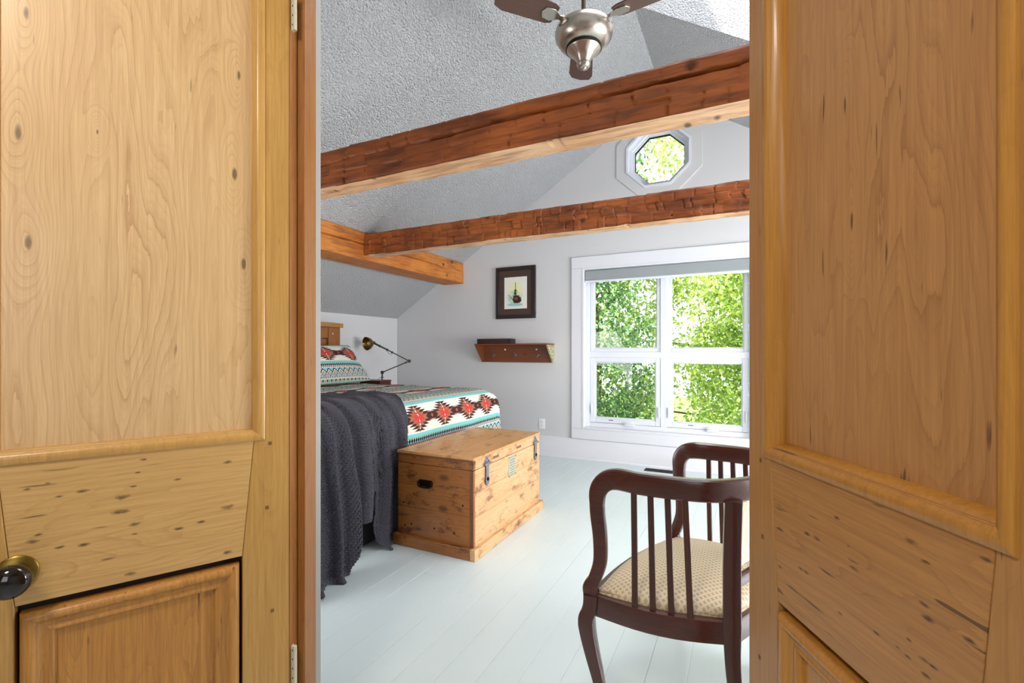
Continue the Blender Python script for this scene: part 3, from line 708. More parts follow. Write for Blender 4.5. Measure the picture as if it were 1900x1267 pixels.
# hanging flare where two drops meet at the far foot corner
cm = (dx > .1) & (dyf > .1); X = np.where(cm, X-.03+.02*np.sin(tg*30), X); Y = np.where(cm, Y+.012, Y)
UVq = np.stack([tg.ravel()+(.165+.33*5-(2.68-YN)), (.223-sg).ravel()], -1)
q = grid('patterned_quilt', np.stack([X.ravel(), Y.ravel(), Z.ravel()], -1), nu, nv, m_quilt, UVq, solid=.012)
tag(q, 'quilt patterned with brown, red and turquoise serrated diamonds, spread over the bed', 'quilt')

# pillow leaning on the headboard
pil = empty('pillow', (-3.60, 3.40, .835), 0, 'pillow in matching turquoise and brown patterned sham, leaning on the headboard', 'pillow')
nu, nv = 70, 90; A, Bh, TH = .345, .245, .085
a = np.linspace(-1, 1, nu); c = np.linspace(-1, 1, nv); ag, cg = np.meshgrid(a, c, indexing='ij')
th = TH*np.power(np.clip((1-np.abs(ag)**2.6)*(1-np.abs(cg)**2.6), 0, 1), .45)
pin = 1-.06*(np.abs(ag)**2)*(1-np.abs(cg)) ; pin2 = 1-.08*(np.abs(cg)**2)*(1-np.abs(ag))
yl = -cg*.455*pin2; up = (ag+1)*Bh*pin+0
for sgn, nm, flip in ((1, 'sham_front', 0), (-1, 'sham_back', 1)):
    tilt = R(40); ln = up; off = sgn*th
    Xp = -ln*math.sin(tilt)*.98+off*math.cos(tilt)-0.0; Zp = ln*math.cos(tilt)+off*math.sin(tilt)
    Zp = Zp+.055*np.exp(-ln*8)*0+.045
    Xp = Xp+.02
    UVp = np.stack([(yl+.5+.02).ravel(), (ln*1.0-.320).ravel()], -1)
    grid(nm, np.stack([Xp.ravel(), yl.ravel(), Zp.ravel()], -1), nu, nv, m_quilt, UVp, pil)
MB().tube([(.02-.0, .455*.92, .05), (.02-.15, .455*.955, .05+.18), (.02-.30, .455*.93, .05+.36)], .004, 6).build('piping', m_base, pil, smooth=True)

# chunky charcoal throw draped over the foot of the bed
M = Mat('charcoal_waffle_wool', .95, 0, .1); n = M.noise(M.tc.outputs['Object'], 400, 3, .7); n2 = M.noise(M.tc.outputs['Object'], 12, 2)
M.color(M.mix(n, L((42, 41, 47)), L((92, 90, 99)))); M.b.inputs['Sheen Weight'].default_value = .08; M.bump(n, .6, .002); m_throw = M.m
nu, nv = 420, 450
pa = np.linspace(0, 1, nu); pb = np.linspace(0, 1, nv); ga, gb = np.meshgrid(pa, pb, indexing='ij')   # ga: across (near to far), gb: from bed top down
q0 = RR*math.pi/2
vtop = -.62+.22*ga
hang = .86-RR                                     # straight drop from the end of the roll to the floor
def hemf(g):
    # how far the hem stays above the floor: long left lobe, lifted middle, gap, right lobe
    y = 1.50+g*.92
    h = np.interp(y, [1.5, 1.78, 1.87, 1.91, 1.95, 2.05, 2.10, 2.115, 2.175, 2.19, 2.24, 2.45], [.0, .0, .03, .12, .22, .24, .26, .40, .38, .08, .005, .0])
    return h
vb = q0+hang-hemf(ga)+.015
ss = vtop+(vb-vtop)*gb
ox, dd = prof(ss, RR)
fall = np.clip((ss+.05)/.55, 0, 1)
ytop = np.interp(ss, [-.7, -.25, 0, .25, .8], [2.70, 2.70, 2.62, 2.50, 2.40]); ybot = np.interp(ss, [-.7, 0, .9], [1.35, 1.40, 1.52])
Yt = ybot+(ytop-ybot)*ga
ph = Yt*2*math.pi
fold = (np.sin(ph/.150+1.2*np.sin(Yt*7)+ss*2.0+.4)*.55+np.sin(ph/.093+1+ss*3.1+1.5*np.sin(Yt*5))*.30+np.sin(ph/.27+2)*.3)
fold2 = np.sign(fold)*np.abs(fold)**.8
amp = .010+.060*fall**.8
flare = np.clip((ss-q0)/.65, 0, 1)*np.interp(Yt, [1.5, 1.95, 2.1, 2.4], [.085, .055, .01, .012])
lift = np.interp(Yt, [1.9, 2.25, 2.6], [1, .8, .45])
Xt = XF-RR+ox; Zt = ZT-dd
nx_ = np.where(ss < 0, 0, np.sin(np.clip(ss/RR, 0, math.pi/2))); nz_ = np.where(ss < 0, 1, np.cos(np.clip(ss/RR, 0, math.pi/2)))
# diagonal ridge folds on the top
topf = (np.sin((Yt*1.0+ss*.8)*28)*.5+.5)*.012*(1-fall)+.012
# waffle relief: cells about 13 mm
uu = Yt*1.12; cell = .0135
wz = ss/cell; wy = uu/(cell*1.15)+.5*(np.floor(wz) % 2)
waf = np.abs(np.sin(math.pi*wy))**.6*np.abs(np.sin(math.pi*wz))**.6
offn = .020+(fold2*.5+.5)*amp*lift*1.6+topf-.012*waf+flare
Xt = Xt+nx_*offn; Zt = Zt+nz_*np.minimum(offn, .05)
Yt2 = Yt+.012*fall*np.cos(ph/.150+ss*2)+.01*np.sin(ss*9+ga*4)*fall
Zt = np.maximum(Zt, .006+.004*np.sin(ga*60))
Xt = Xt+np.where(Zt < .03, (.03-Zt)*1.2, 0)
th_ = grid('knitted_throw', np.stack([Xt.ravel(), Yt2.ravel(), Zt.ravel()], -1), nu, nv, m_throw, None, solid=.006)
tag(th_, 'charcoal grey waffle-knit throw blanket hanging over the foot of the bed to the floor', 'blanket')

# ------------------------------------------------------------------ nightstand, books, lamp
m_red = wood('dark_red_stained_wood', (92, 40, 28), (46, 18, 14), (112, 54, 36), 'Y', 'X', .35, 9, .3, .3)
ns = empty('nightstand', (-3.78, 4.16, 0), 0, 'dark red-brown nightstand mostly hidden behind the bed, under the desk lamp', 'nightstand')
box('table_top', -.38, .40, -.22, .225, .77, .80, m_red, ns, .004)
box('cabinet_body', -.35, .34, -.19, .195, .08, .77, m_red, ns, .003)
for y_ in (.47, .15): pass
d_ = box('drawer', .34, .358, -.17, .175, .55, .74, m_red, ns, .003); MB().lathe([(.006, 0), (.006, .012), (.014, .018), (.010, .028)], 16, M=T((.358, 0, .645))@Matrix.Rotation(R(90), 4, 'Y')).build('knob', m_brass, d_, smooth=True)
box('cupboard_door', .34, .358, -.17, .175, .11, .53, m_red, ns, .003)
for x_ in (-.32, .30):
    for y_ in (-.17, .14): box('leg', x_, x_+.04, y_, y_+.04, 0, .08, m_red, ns, .003)
bk = empty('small_box', (-3.80, 4.17, .80), R(4), 'low dark red wooden box on the nightstand beside the lamp base', 'box')
box('box_body', -.14, .14, -.1, .1, 0, .042, m_red, bk, .002); box('box_lid', -.144, .144, -.104, .104, .0425, .061, m_red, bk, .003)
lp = empty('desk_lamp', (-3.86, 4.325, .80), 0, 'dark green jointed industrial lamp with brass shade on the nightstand', 'lamp')
Rv = Vector((.897, .4415, 0)); Zv = Vector((0, 0, 1)); K = .00636
def lpnt(dx, dz): return Rv*dx*K+Zv*dz*K
base = lpnt(2, 0); j1 = lpnt(3, 22); el = lpnt(53, 43); j2 = lpnt(12, 64); j3 = lpnt(-2, 71); sh = lpnt(-14, 77)
MB().lathe([(.05, 0), (.05, .012), (.03, .02), (.012, .03)], 24, tuple(base)).build('base', m_green, lp, smooth=True)
MB().tube([base+Zv*.02, j1], .009, 10).tube([base+Zv*.08+Rv*.0, base+Zv*.08+Rv*.024], .005, 8).build('post', m_green, lp, smooth=True)
MB().tube([j1, el], .0065, 10).build('lower_arm', m_green, lp, smooth=True)
MB().tube([el, j2], .0065, 10).build('upper_arm', m_green, lp, smooth=True)
MB().tube([j2, j3, sh], [.009, .011, .012], 10).build('neck', m_green, lp, smooth=True)
fwd = Vector((-.4415, .897, 0))
for p, r in ((j1, .020), (el, .020), (j2, .014), ((j2+(el-j2)*.22), .012), (el+(j1-el)*.12, .012), (j3, .014)):
    MB().tube([p-fwd*.016, p-fwd*.012, p+fwd*.012, p+fwd*.016], [r*.7, r, r, r*.7], 16).build('joint', m_green, lp, smooth=True, angle=60)
sd = (-fwd*.80-Rv*.62-Zv*.12).normalized()
Ms = Matrix.Translation(sh)@sd.to_track_quat('Z', 'Y').to_matrix().to_4x4()
shd = MB().lathe([(.016, -.02), (.022, .0), (.030, .018), (.052, .035), (.070, .060), (.080, .095), (.077, .095), (.066, .060), (.048, .038), (.026, .02), (.016, .004)], 36, M=Ms).build('lamp_shade', m_amber, lp, smooth=True, angle=60)
MB().lathe([(.014, .0), (.014, .03), (.020, .042), (.024, .058), (.018, .075), (.006, .083)], 20, M=Ms).build('bulb', plain('clear_bulb', (230, 222, 200), .1), lp, smooth=True)
MB().tube([j2+Vector((0, 0, -.01)), j2+lpnt(3, -7), j2+lpnt(8, -9), j2+lpnt(11, -3)], .0025, 6).build('cord_loop', m_blackiron, lp, smooth=True)
cp = [base+Zv*.09, base+Rv*-.05+Zv*.055, base+Rv*-.12+Zv*.03, base+Rv*-.17+Vector((-.03, .02, 0))+Zv*.008]
MB().tube(cp, .0025, 6).build('power_cord', m_blackiron, lp, smooth=True)

# ------------------------------------------------------------------ trunk
tk = dict(rough=.42, ring=7, lines=.4, streak=.3, speck=.07, autoknot=5.0, coat=.15, smudge=1.0)
m_tX = wood('trunk_pine_end_shaded', (162, 98, 40), (72, 34, 12), (186, 122, 56), 'Z', 'X', **tk)  # end pine toned darker than the front to paint in its shaded side
m_tY = wood('trunk_pine_front', (216, 168, 116), (136, 82, 42), (230, 192, 146), 'Z', 'Y', **tk)
m_tT = wood('trunk_pine_lid', (212, 154, 86), (118, 66, 26), (228, 182, 122), 'X', 'Y', **tk)
m_tE = wood('trunk_dark_edge', (128, 76, 40), (66, 34, 18), (150, 96, 54), 'X', 'Z', .45, 9, .3, .5, .05)
TX, TY, TW, TL_ = -1.39, 2.325, .545, .965       # body corner at near right
tr_ = empty('wooden_trunk', (TX-TW/2, TY+TL_/2, 0), 0, 'old pine blanket trunk with iron hasps on the floor at the foot of the bed', 'trunk')
hx, hy = TW/2, TL_/2
def tb(n_, a, mat, bev=.002, par=None): return box(n_, *a, mat, par or tr_, bev)
tb('plinth', (hx-.012, hx+.024, -hy-.024, hy+.024, 0, .066), m_tY, .004); tb('plinth', (-hx-.024, hx-.012, -hy-.024, -hy+.012, 0, .066), m_tX, .004)
tb('plinth', (-hx-.024, -hx+.012, -hy+.012, hy-.012, 0, .066), m_tY, .004); tb('plinth', (-hx-.024, hx-.012, hy-.012, hy+.024, 0, .066), m_tX, .004)
zs = [.02, .235, .375, .508]
for k in range(3):
    tb('front_plank', (hx-.02, hx, -hy+.02, hy, zs[k], zs[k+1]-.0012), m_tY, .0015)
    tb('back_plank', (-hx, -hx+.02, -hy+.02, hy, zs[k], zs[k+1]-.0012), m_tY, .0015)
    tb('end_plank', (-hx, hx, -hy, -hy+.02, zs[k]+.006, zs[k+1]-.0012+.006*(k < 2)), m_tX, .0015)
    tb('end_plank', (-hx+.02, hx-.02, hy-.02, hy, zs[k], zs[k+1]-.0012), m_tX, .0015)
tb('corner_edge', (hx-.024, hx+.0015, -hy-.003, -hy, .066, .507), m_tE, .001)
lid = empty('lid'); lid.parent = tr_
tb('lid_rim', (hx-.02, hx+.001, -hy+.02, hy, .510, .567), m_tY, .0015, lid); tb('lid_rim', (-hx, -hx+.02, -hy+.02, hy, .510, .567), m_tY, .0015, lid)
tb('lid_rim', (-hx, hx, -hy, -hy+.02, .510, .567), m_tX, .0015, lid); tb('lid_rim', (-hx+.02, hx-.02, hy-.02, hy, .510, .567), m_tX, .0015, lid)
wv = [-hx-.004, -hx+.17, -hx+.36, hx+.006]
for k in range(3): tb('lid_plank', (wv[k], wv[k+1]-.0008, -hy-.006, hy+.006, .567, .582), m_tT, .003 if k == 2 else .001, lid)
tb('dark_edge', (-hx+.002, hx, -hy-.004, -hy-.0005, .555, .5665), m_tE, .001, lid)
for y_ in (-.245, .085): tb('inlay', (hx+.001, hx+.0025, y_, y_+.07, .530, .545), m_tE, 0, lid)
def hasp(y0):
    h = empty('hasp', (hx, y0, 0)); h.parent = tr_
    pl = [(-.033, .525), (.033, .525), (.034, .535), (.022, .548), (.018, .560), (.008, .566), (-.008, .566), (-.018, .560), (-.022, .548), (-.034, .535)]
    MB().prism(pl, .001, .005, 'X').build('hasp_plate', m_iron, h, bev=.001)
    MB().tube([(.009, -.042, .521), (.009, .042, .521)], .0065, 12).build('hinge_pin', m_iron, h, smooth=True)
    st = [(-.022, .518), (.022, .518), (.017, .50), (.016, .46), (.021, .43), (.018, .405), (.0, .386), (-.018, .405), (-.021, .43), (-.016, .46), (-.017, .50)]
    MB().prism(st, .006, .0105, 'X').build('hasp_strap', m_iron, h, bev=.0015)
    MB().lathe([(.011, 0), (.011, .004), (.006, .009)], 14, M=T((.0105, 0, .43))@Matrix.Rotation(R(90), 4, 'Y')).build('staple', m_blackiron, h)
    for (a, b_) in ((-.018, .536), (.018, .536), (0, .552)): MB().lathe([(.004, 0), (.003, .002)], 10, M=T((.005, a, b_))@Matrix.Rotation(R(90), 4, 'Y')).build('screw', m_blackiron, h)
hasp(2.475-TY-hy); hasp(3.205-TY-hy)
M = Mat('worn_paper_label', .8); X = M.xyz(); g = M.noise(M.tc.outputs['Object'], 60, 3)
rows = ((X[2]/.0165).frac()-.5).abs().lt(.22)*M.noise(M.vec(X[1]*1.0, X[2]*.1, 0.0), 230, 1).gt(.47)*(X[1].abs().lt(.045))
c = M.mix(g, L((150, 150, 132)), L((186, 184, 162))); c = M.mix(rows*.75, c, L((78, 78, 70))); M.color(c)
lb = empty('label_plate', (hx, 2.828-TY-hy, .43)); lb.parent = tr_
MB().box(0, .0015, -.055, .055, -.066, .066).build('paper', M.m, lb)
for a in (-.05, .05):
    for z_ in (-.06, .06): MB().lathe([(.004, 0), (.003, .002)], 8, M=T((.0015, a, z_))@Matrix.Rotation(R(90), 4, 'Y')).build('tack', m_blackiron, lb)
hd = empty('end_handle', (-.062, -hy, .40)); hd.parent = tr_
MB().prism([(-.052, .0), (-.045, .018), (.045, .018), (.052, .0), (.045, -.022), (-.045, -.022)], -.002, -.0003, 'Y').build('handle_plate', m_blackiron, hd, bev=.0005)
MB().tube([(-.048, -.006, .012), (-.050, -.014, -.004), (-.040, -.018, -.020), (0, -.018, -.024), (.040, -.018, -.020), (.050, -.014, -.004), (.048, -.006, .012)], .005, 10).build('bail', m_blackiron, hd, smooth=True)
for (a, b_) in ((-.17, .135), (.0, .135), (-.23, .26), (.14, .13), (-.22, .12), (.2, .3)):
    MB().lathe([(.006, 0), (.005, .0012)], 10, M=T((a, -hy, b_))@Matrix.Rotation(R(90), 4, 'X')).build('nail', m_blackiron, tr_)

# ------------------------------------------------------------------ armchair
m_mah = wood('dark_mahogany', (72, 26, 17), (22, 7, 6), (118, 46, 24), 'Z', 'X', .28, 6, .3, .55, coat=.5)
m_mahv = wood('dark_mahogany_upright', (68, 25, 17), (24, 8, 7), (98, 38, 22), 'X', 'Z', .28, 8, .25, .35, coat=.5)
M = Mat('cream_lozenge_damask', .55, 0, .4); X = M.xyz()
p_ = ((X[0]+X[1])/.021).frac(); q_ = ((X[0]-X[1])/.021).frac()
loz = ((p_-.5).abs().lt(.30))*((q_-.5).abs().lt(.30)); n = M.noise(M.tc.outputs['Object'], 500, 2)
c = M.mix(n, L((212, 194, 162)), L((228, 212, 182))); c = M.mix(loz*.8, c, L((182, 158, 122))); M.color(c); M.bump(loz*.6+n*.3, .35, .002); m_seat = M.m
M = Mat('gimp_braid', .7); n = M.voro(M.tc.outputs['Object'], 170); M.color(M.mix(n, L((214, 196, 168)), L((150, 126, 96)))); M.bump(n, .8, .003); m_gimp = M.m
N0 = Vector((-.429, 1.505, 0)); F0 = Vector((-.245, 2.10, 0)); Bk = Vector((-.032, 1.533, 0)); Bf = Vector((.115, 2.015, 0))
ch = empty('tub_armchair', (-.15, 1.79, 0), 0, 'dark mahogany slatted tub armchair with cream lozenge-patterned seat, half behind the right door', 'armchair')
C0 = Vector((-.15, 1.79, 0))
def catm(P, n=8):
    P = [Vector(p) for p in P]; out = []
    for i in range(len(P)-1):
        a, b, c, d = P[max(i-1, 0)], P[i], P[i+1], P[min(i+2, len(P)-1)]
        for k in range(n):
            t = k/n; out.append(.5*((2*b)+(c-a)*t+(2*a-5*b+4*c-d)*t*t+(3*b-a-3*c+d)*t*t*t))
    out.append(P[-1]); return out
def h(p, z): return Vector((p.x, p.y, z))-C0
sN = (Bk-N0).normalized(); sF = (Bf-F0).normalized()
oN = Vector((sN.y, -sN.x, 0)); oF = Vector((-sF.y, sF.x, 0)); oB = (oN*-1+oF*-1); oB = Vector((.955, -.29, 0))
ZR = .785
# continuous bow rail with both arm fronts
postp = [(.0205, .40), (.0235, .425), (.010, .452), (-.006, .50), (-.010, .54), (-.008, .60), (-.001, .66), (.001, .70)]
def side_pts(A, s): return [h(A-s*f, z) for f, z in postp]
P = side_pts(N0, sN)+[h(N0+sN*.002, .74), h(N0+sN*.022, .772), h(N0+sN*.06, .786), h(N0.lerp(Bk, .35)+oN*.022, ZR), h(N0.lerp(Bk, .62)+oN*.030, ZR), h(N0.lerp(Bk, .86)+oN*.018, ZR),
     h(Bk+Vector((.020, .03, 0)), ZR), h(Bk.lerp(Bf, .25)+oB*.045, ZR), h(Bk.lerp(Bf, .5)+oB*.055, ZR), h(Bk.lerp(Bf, .75)+oB*.045, ZR), h(Bf+Vector((.014, -.025, 0)), ZR),
     h(F0.lerp(Bf, .86)+oF*.018, ZR), h(F0.lerp(Bf, .62)+oF*.030, ZR), h(F0.lerp(Bf, .35)+oF*.022, ZR), h(F0+sF*.06, .786), h(F0+sF*.022, .772), h(F0+sF*.002, .74)]+side_pts(F0, sF)[::-1]
pts = catm(P, 5)
nP = len(P); lat = []
for i in range(len(pts)):
    t = i/5
    if t <= 10.5: l = oN
    elif t >= nP-1-10.5: l = oF*-1*-1
    else: l = None
    lat.append(l)
# lateral direction: outward, taken from the horizontal tangent on the bow, from the side plane on the posts
for i in range(len(pts)):
    if lat[i] is None:
        tg_ = pts[min(i+1, len(pts)-1)]-pts[i-1]; tg_.z = 0; tg_.normalize(); lat[i] = Vector((tg_.y, -tg_.x, 0))
lat = [l.normalized() for l in lat]
hh = []; hw = []
for i in range(len(pts)):
    t = min(i, len(pts)-1-i)/5
    hh.append(float(np.interp(t, [0, 1, 2, 4, 7, 8.5, 10, 12, 16], [.024, .024, .021, .022, .024, .030, .033, .033, .034])))
    hw.append(float(np.interp(t, [0, 7, 10, 14], [.019, .019, .018, .017])))
MB().sweep(pts, lat, hw, hh, .45).build('bow_rail', m_mah, ch, smooth=True, angle=35)
# seat rails
def rail(A, B_, o, bow, name='seat_rail'):
    q = [h(A.lerp(B_, k/10)+o*bow*math.sin(math.pi*k/10), .372) for k in range(11)]
    MB().sweep(q, [o]*11, .016, .034, .2).build(name, m_mah, ch, smooth=True, angle=35)
rail(N0, Bk, oN, .035); rail(F0, Bf, oF, .035); rail(Bk, Bf, oB, .03); rail(N0-sN*.012, F0-sF*.012, Vector((-.955, .29, 0)), .035)
# front blocks + cabriole legs
leg = [(.020, .405), (.021, .372), (.028, .345), (.036, .322), (.032, .278), (.018, .213), (.002, .150), (-.010, .095), (-.012, .055), (-.004, .028), (.004, .012)]
for A, s, o in ((N0, sN, oN), (F0, sF, oF)):
    q = catm([h(A-s*f-(o*-1)*0, z) for f, z in leg], 4)
    w_ = [float(np.interp(i/(len(q)-1), [0, .2, .35, .7, .9, 1], [.024, .024, .026, .016, .013, .018])) for i in range(len(q))]
    MB().sweep(q, [o]*len(q), w_, w_, .3).build('front_leg', m_mahv, ch, smooth=True, angle=35)
    MB().lathe([(.006, .0), (.014, .004), (.014, .010), (.010, .014)], 16, tuple(h(A-s*.004, 0))).build('brass_caster', m_brass, ch, smooth=True)
for A, s in ((Bk, sN), (Bf, sF)):
    q = catm([h(A+Vector((.004, 0, 0)), .76), h(A, .60), h(A, .40), h(A+s*.004, .25), h(A+s*.03, .012)], 5)
    w_ = [float(np.interp(i/(len(q)-1), [0, .5, 1], [.024, .025, .017])) for i in range(len(q))]
    MB().sweep(q, [oN]*len(q), w_, w_, .2).build('back_leg', m_mahv, ch, smooth=True, angle=35)
# side slats
for A, B_, o in ((N0, Bk, oN), (F0, Bf, oF)):
    for k in range(4):
        t = .30+k*.125; tb_ = .31+k*.135
        a_ = h(A.lerp(B_, t)+o*.028, .762); c_ = h(A.lerp(B_, tb_)+o*.034, .40)
        m_ = (a_+c_)/2-o*.004
        MB().sweep([a_, m_, c_], [o]*3, .006, .009, .3).build('side_slat', m_mahv, ch, smooth=True, angle=35)
# back: lower cross rail, upholstered panel
q = [h(Bk.lerp(Bf, k/8)+oB*.03*math.sin(math.pi*k/8), .512) for k in range(9)]
MB().sweep(q, [oB]*9, .011, .016, .3).build('back_rail', m_mah, ch, smooth=True, angle=35)
nn = 24; V = []
def backpt(k, z, o): return h(Bk.lerp(Bf, k)+oB*(.034*math.sin(math.pi*k)+o), z)
for i in range(nn+1):
    for j in range(nn+1):
        k = .085+.83*i/nn; z = .538+.20*j/nn; e_ = (1-abs(2*i/nn-1)**4)*(1-abs(2*j/nn-1)**4)
        V.append(tuple(backpt(k, z, -.006-.022*e_)))
grid('back_pad', np.array(V), nn+1, nn+1, m_seat, None, ch, solid=.012)
ring = [backpt(.085, z, -.010) for z in np.linspace(.545, .735, 10)]+[backpt(k, .740, -.010) for k in np.linspace(.1, .9, 12)]+[backpt(.915, z, -.010) for z in np.linspace(.735, .545, 10)]+[backpt(k, .540, -.010) for k in np.linspace(.9, .1, 12)]
MB().tube(ring+[ring[0]], .0055, 8).build('back_braid', m_gimp, ch, smooth=True)
# seat pad: blend of the four bowed edges
def edge(A, B_, o, bow, t): return A.lerp(B_, t)+o*bow*math.sin(math.pi*t)
oFr = Vector((-.955, .29, 0)); nn = 36; V = []
def coons(s, t):   # s: front->back, t: near->far
    a0, a1 = edge(N0, Bk, oN, .035-.012/1, s), edge(F0, Bf, oF, .035-.012, s)
    b0, b1 = edge(N0-sN*.012, F0-sF*.012, oFr, .035, t), edge(Bk, Bf, oB, .03, t)
    c = N0.lerp(F0, t).lerp(Bk.lerp(Bf, t), s)
    return a0.lerp(a1, t)+b0.lerp(b1, s)-c
for i in range(nn+1):
    for j in range(nn+1):
        s_ = .0+1.0*i/nn; t_ = .0+1.0*j/nn; p = coons(s_, t_)
        e_ = ((1-abs(2*i/nn-1)**3)*(1-abs(2*j/nn-1)**3))**.5
        V.append(tuple(h(p,   .400+.060*e_)))
grid('seat_pad', np.array(V), nn+1, nn+1, m_seat, None, ch, solid=.006)
per = [(s, .025) for s in np.linspace(.03, .97, 16)]+[(.97, t) for t in np.linspace(.04, .96, 16)]+[(s, .975) for s in np.linspace(.97, .03, 16)]+[(.03, t) for t in np.linspace(.96, .04, 16)]
pr_ = [h(coons(s, t), .411) for s, t in per]
MB().tube(pr_+[pr_[0]], .0055, 8).build('seat_braid', m_gimp, ch, smooth=True)

# ------------------------------------------------------------------ things on the window wall
m_shelf = wood('red_brown_shelf_wood', (122, 62, 30), (64, 28, 12), (146, 80, 40), 'Z', 'X', .4, 9, .35, .4, .04, autoknot=7)
M = Mat('worn_cream_green_paint', .7); n = M.noise(M.tc.outputs['Object'], 45, 4, .7); n2 = M.noise(M.tc.outputs['Object'], 12, 2)
M.color(M.mix(n.ss(.5, .6), L((186, 178, 140)), L((104, 104, 70)))); m_worn = M.m
sx0, sx1 = -2.85, -1.925
sf = empty('coat_shelf', ((sx0+sx1)/2, 5.0, 1.06), 0, 'red-brown wooden wall shelf with three coat hooks below the picture', 'shelf')
hl = (sx1-sx0)/2
box('shelf_board', -hl, hl, -.215, -.001, .200, .217, m_shelf, sf, .002)
box('back_board', -hl+.02, hl-.02, -.020, -.001, .0, .200, m_shelf, sf, .002)
MB().prism([(-.001, 0), (-.03, 0), (-.21, .200), (-.001, .200)], -hl, -hl+.02, 'X').build('bracket', m_shelf, sf, bev=.002)
MB().prism([(-.001, 0), (-.03, 0), (-.21, .200), (-.001, .200)], hl-.02, hl, 'X').build('bracket', [m_worn], sf, bev=.002)['label'] = 'bracket with worn cream and green paint'
for x_ in (-.30, -.01, .28):
    k = empty('coat_hook', (x_, -.02, .085)); k.parent = sf
    MB().lathe([(.016, 0), (.014, .004)], 16, M=Matrix.Rotation(R(90), 4, 'X')).build('hook_plate', m_iron, k, smooth=True)
    MB().tube([(0, 0, .01), (0, -.03, .018), (0, -.045, .035)], [.005, .005, .007], 8).tube([(0, 0, -.005), (0, -.02, -.025), (0, -.038, -.022), (0, -.044, -.006)], [.005, .005, .005, .007], 8).build('hook', m_iron, k, smooth=True)
m_dot = plain('cream_screw_cap', (236, 226, 206), .4)
for x_ in (-.155, .25): MB().lathe([(.011, 0), (.009, .004), (.004, .006)], 16, M=T((x_, -.02, .150))@Matrix.Rotation(R(90), 4, 'X')).build('screw_cap', m_dot, sf)
m_blk = plain('black_box_lacquer', (26, 22, 24), .35); m_rb = plain('dark_maroon_panel', (58, 22, 20), .4)
bo = empty('long_box', (-2.60, 4.86, 1.277), 0, 'long low black and maroon box lying on the wall shelf', 'box')
box('box_body', -.225, .225, -.055, .055, 0, .058, m_blk, bo, .003); box('front_panel', -.17, .17, -.058, -.054, .008, .046, m_rb, bo, .001)
# framed picture
pf = empty('framed_picture', (-2.407, 5.0, 1.573), 0, 'dark framed watercolour with brown mount hanging above the wall shelf', 'picture')
m_frame = plain('black_brown_frame', (38, 30, 32), .35, 0, .5, .2)
W2, H2 = .257, .61
for a in ((-W2, W2, 0, .042), (-W2, W2, H2-.042, H2)): box('frame_rail', a[0], a[1], -.030, -.001, a[2], a[3], m_frame, pf, .004)
for a in ((-W2, -W2+.042), (W2-.042, W2)): box('frame_stile', a[0], a[1], -.030, -.001, .042, H2-.042, m_frame, pf, .004)
M = Mat('brown_grasscloth_mount', .6); X = M.xyz(); n = M.noise(M.vec(X[0]*.2, X[1], X[2]), 14, 3); M.color(M.mix(n, L((58, 42, 38)), L((86, 60, 50)))); m_mat = M.m
box('mount', -W2+.03, W2-.03, -.012, -.006, .03, H2-.03, m_mat, pf)
M = Mat('watercolour_print', .8); X = M.xyz(); x_, z_ = X[0], X[2]-.30     # centre of the print
n1 = M.noise(M.tc.outputs['Object'], 18, 4); vs = M.noise(M.vec(X[0], X[1], X[2]*.06), 75, 3, .7)
c = L((232, 230, 222))
r = (x_/.11).sq()+((z_-.01)/.15).sq(); c = M.mix((1-r).clamp()*.8, c, L((232, 232, 150)))
c = M.mix((1-((x_+.02)/.10).sq()-((z_+.05)/.09).sq()).clamp()*n1.ss(.35, .6), c, L((120, 190, 176)))
trunks = vs.ss(.60, .68)*(z_.lt(.03+.0))*(z_.gt(-.12))*(x_.abs().lt(.10)); c = M.mix(trunks*.85, c, L((34, 52, 42)))
sp_ = (x_-.0).abs().lt(.004)*z_.lt(.125)*z_.gt(-.05); c = M.mix(sp_*.9, c, L((30, 44, 36)))
c = M.mix(((x_-.0).abs().lt((z_-.125)*-.13+n1*.012-.006))*z_.gt(-.02)*z_.lt(.12)*n1.gt(.5), c, L((34, 54, 44)))
hump = (1-((x_-.02)/.062).sq()-((z_+.075)/.052).sq()+(n1-.5)*2.2).ss(.0, .25); c = M.mix(hump, c, L((52, 26, 18)))
c = M.mix((1-((x_-.01)/.03).sq()-((z_+.065)/.02).sq()+(n1-.5)*2).ss(.0, .3)*.7, c, L((150, 74, 40)))
base_ = (1-(x_/.11).sq()-((z_+.135)/.02).sq()+(n1-.5)*1.5).ss(.0, .4); c = M.mix(base_*.8, c, L((120, 196, 190)))
c = M.mix(((x_*1.0+z_*1.0+.10+n1*.02).abs().lt(.004))*x_.lt(-.0)*x_.gt(-.09), c, L((48, 30, 22)))
M.color(c)
box('print', -.146, .146, -.0165, -.012, .116, .488, M.m, pf)
# outlet and floor vent
m_out = plain('white_outlet_plastic', (236, 236, 238), .35)
ot = empty('wall_outlet', (-2.078, 5.0, .30), 0, 'white electrical outlet plate low on the wall left of the window', 'outlet')
box('cover_plate', -.036, .036, -.006, 0, 0, .118, m_out, ot, .002)
for z_ in (.022, .068):
    s_ = box('socket', -.016, .016, -.0085, -.005, z_, z_+.028, m_out, ot, .004); MB().box(-.008, -.0055, -.0095, -.008, z_+.010, z_+.02).box(.0055, .008, -.0095, -.008, z_+.010, z_+.02).build('slot', m_dark, s_)
fv = empty('floor_vent', (-.74, 4.86, 0), 0, 'small dark floor register by the baseboard under the window', 'vent')
box('recess', -.15, .15, -.045, .045, .0002, .0012, m_dark, fv)
b = MB(); rect = [(-.158, .158, -.055, -.045), (-.158, .158, .045, .055), (-.158, -.148, -.045, .045), (.148, .158, -.045, .045)]
for a in rect: b.box(*a, .0, .004)
b.build('vent_frame', m_blackiron, fv, bev=.001)
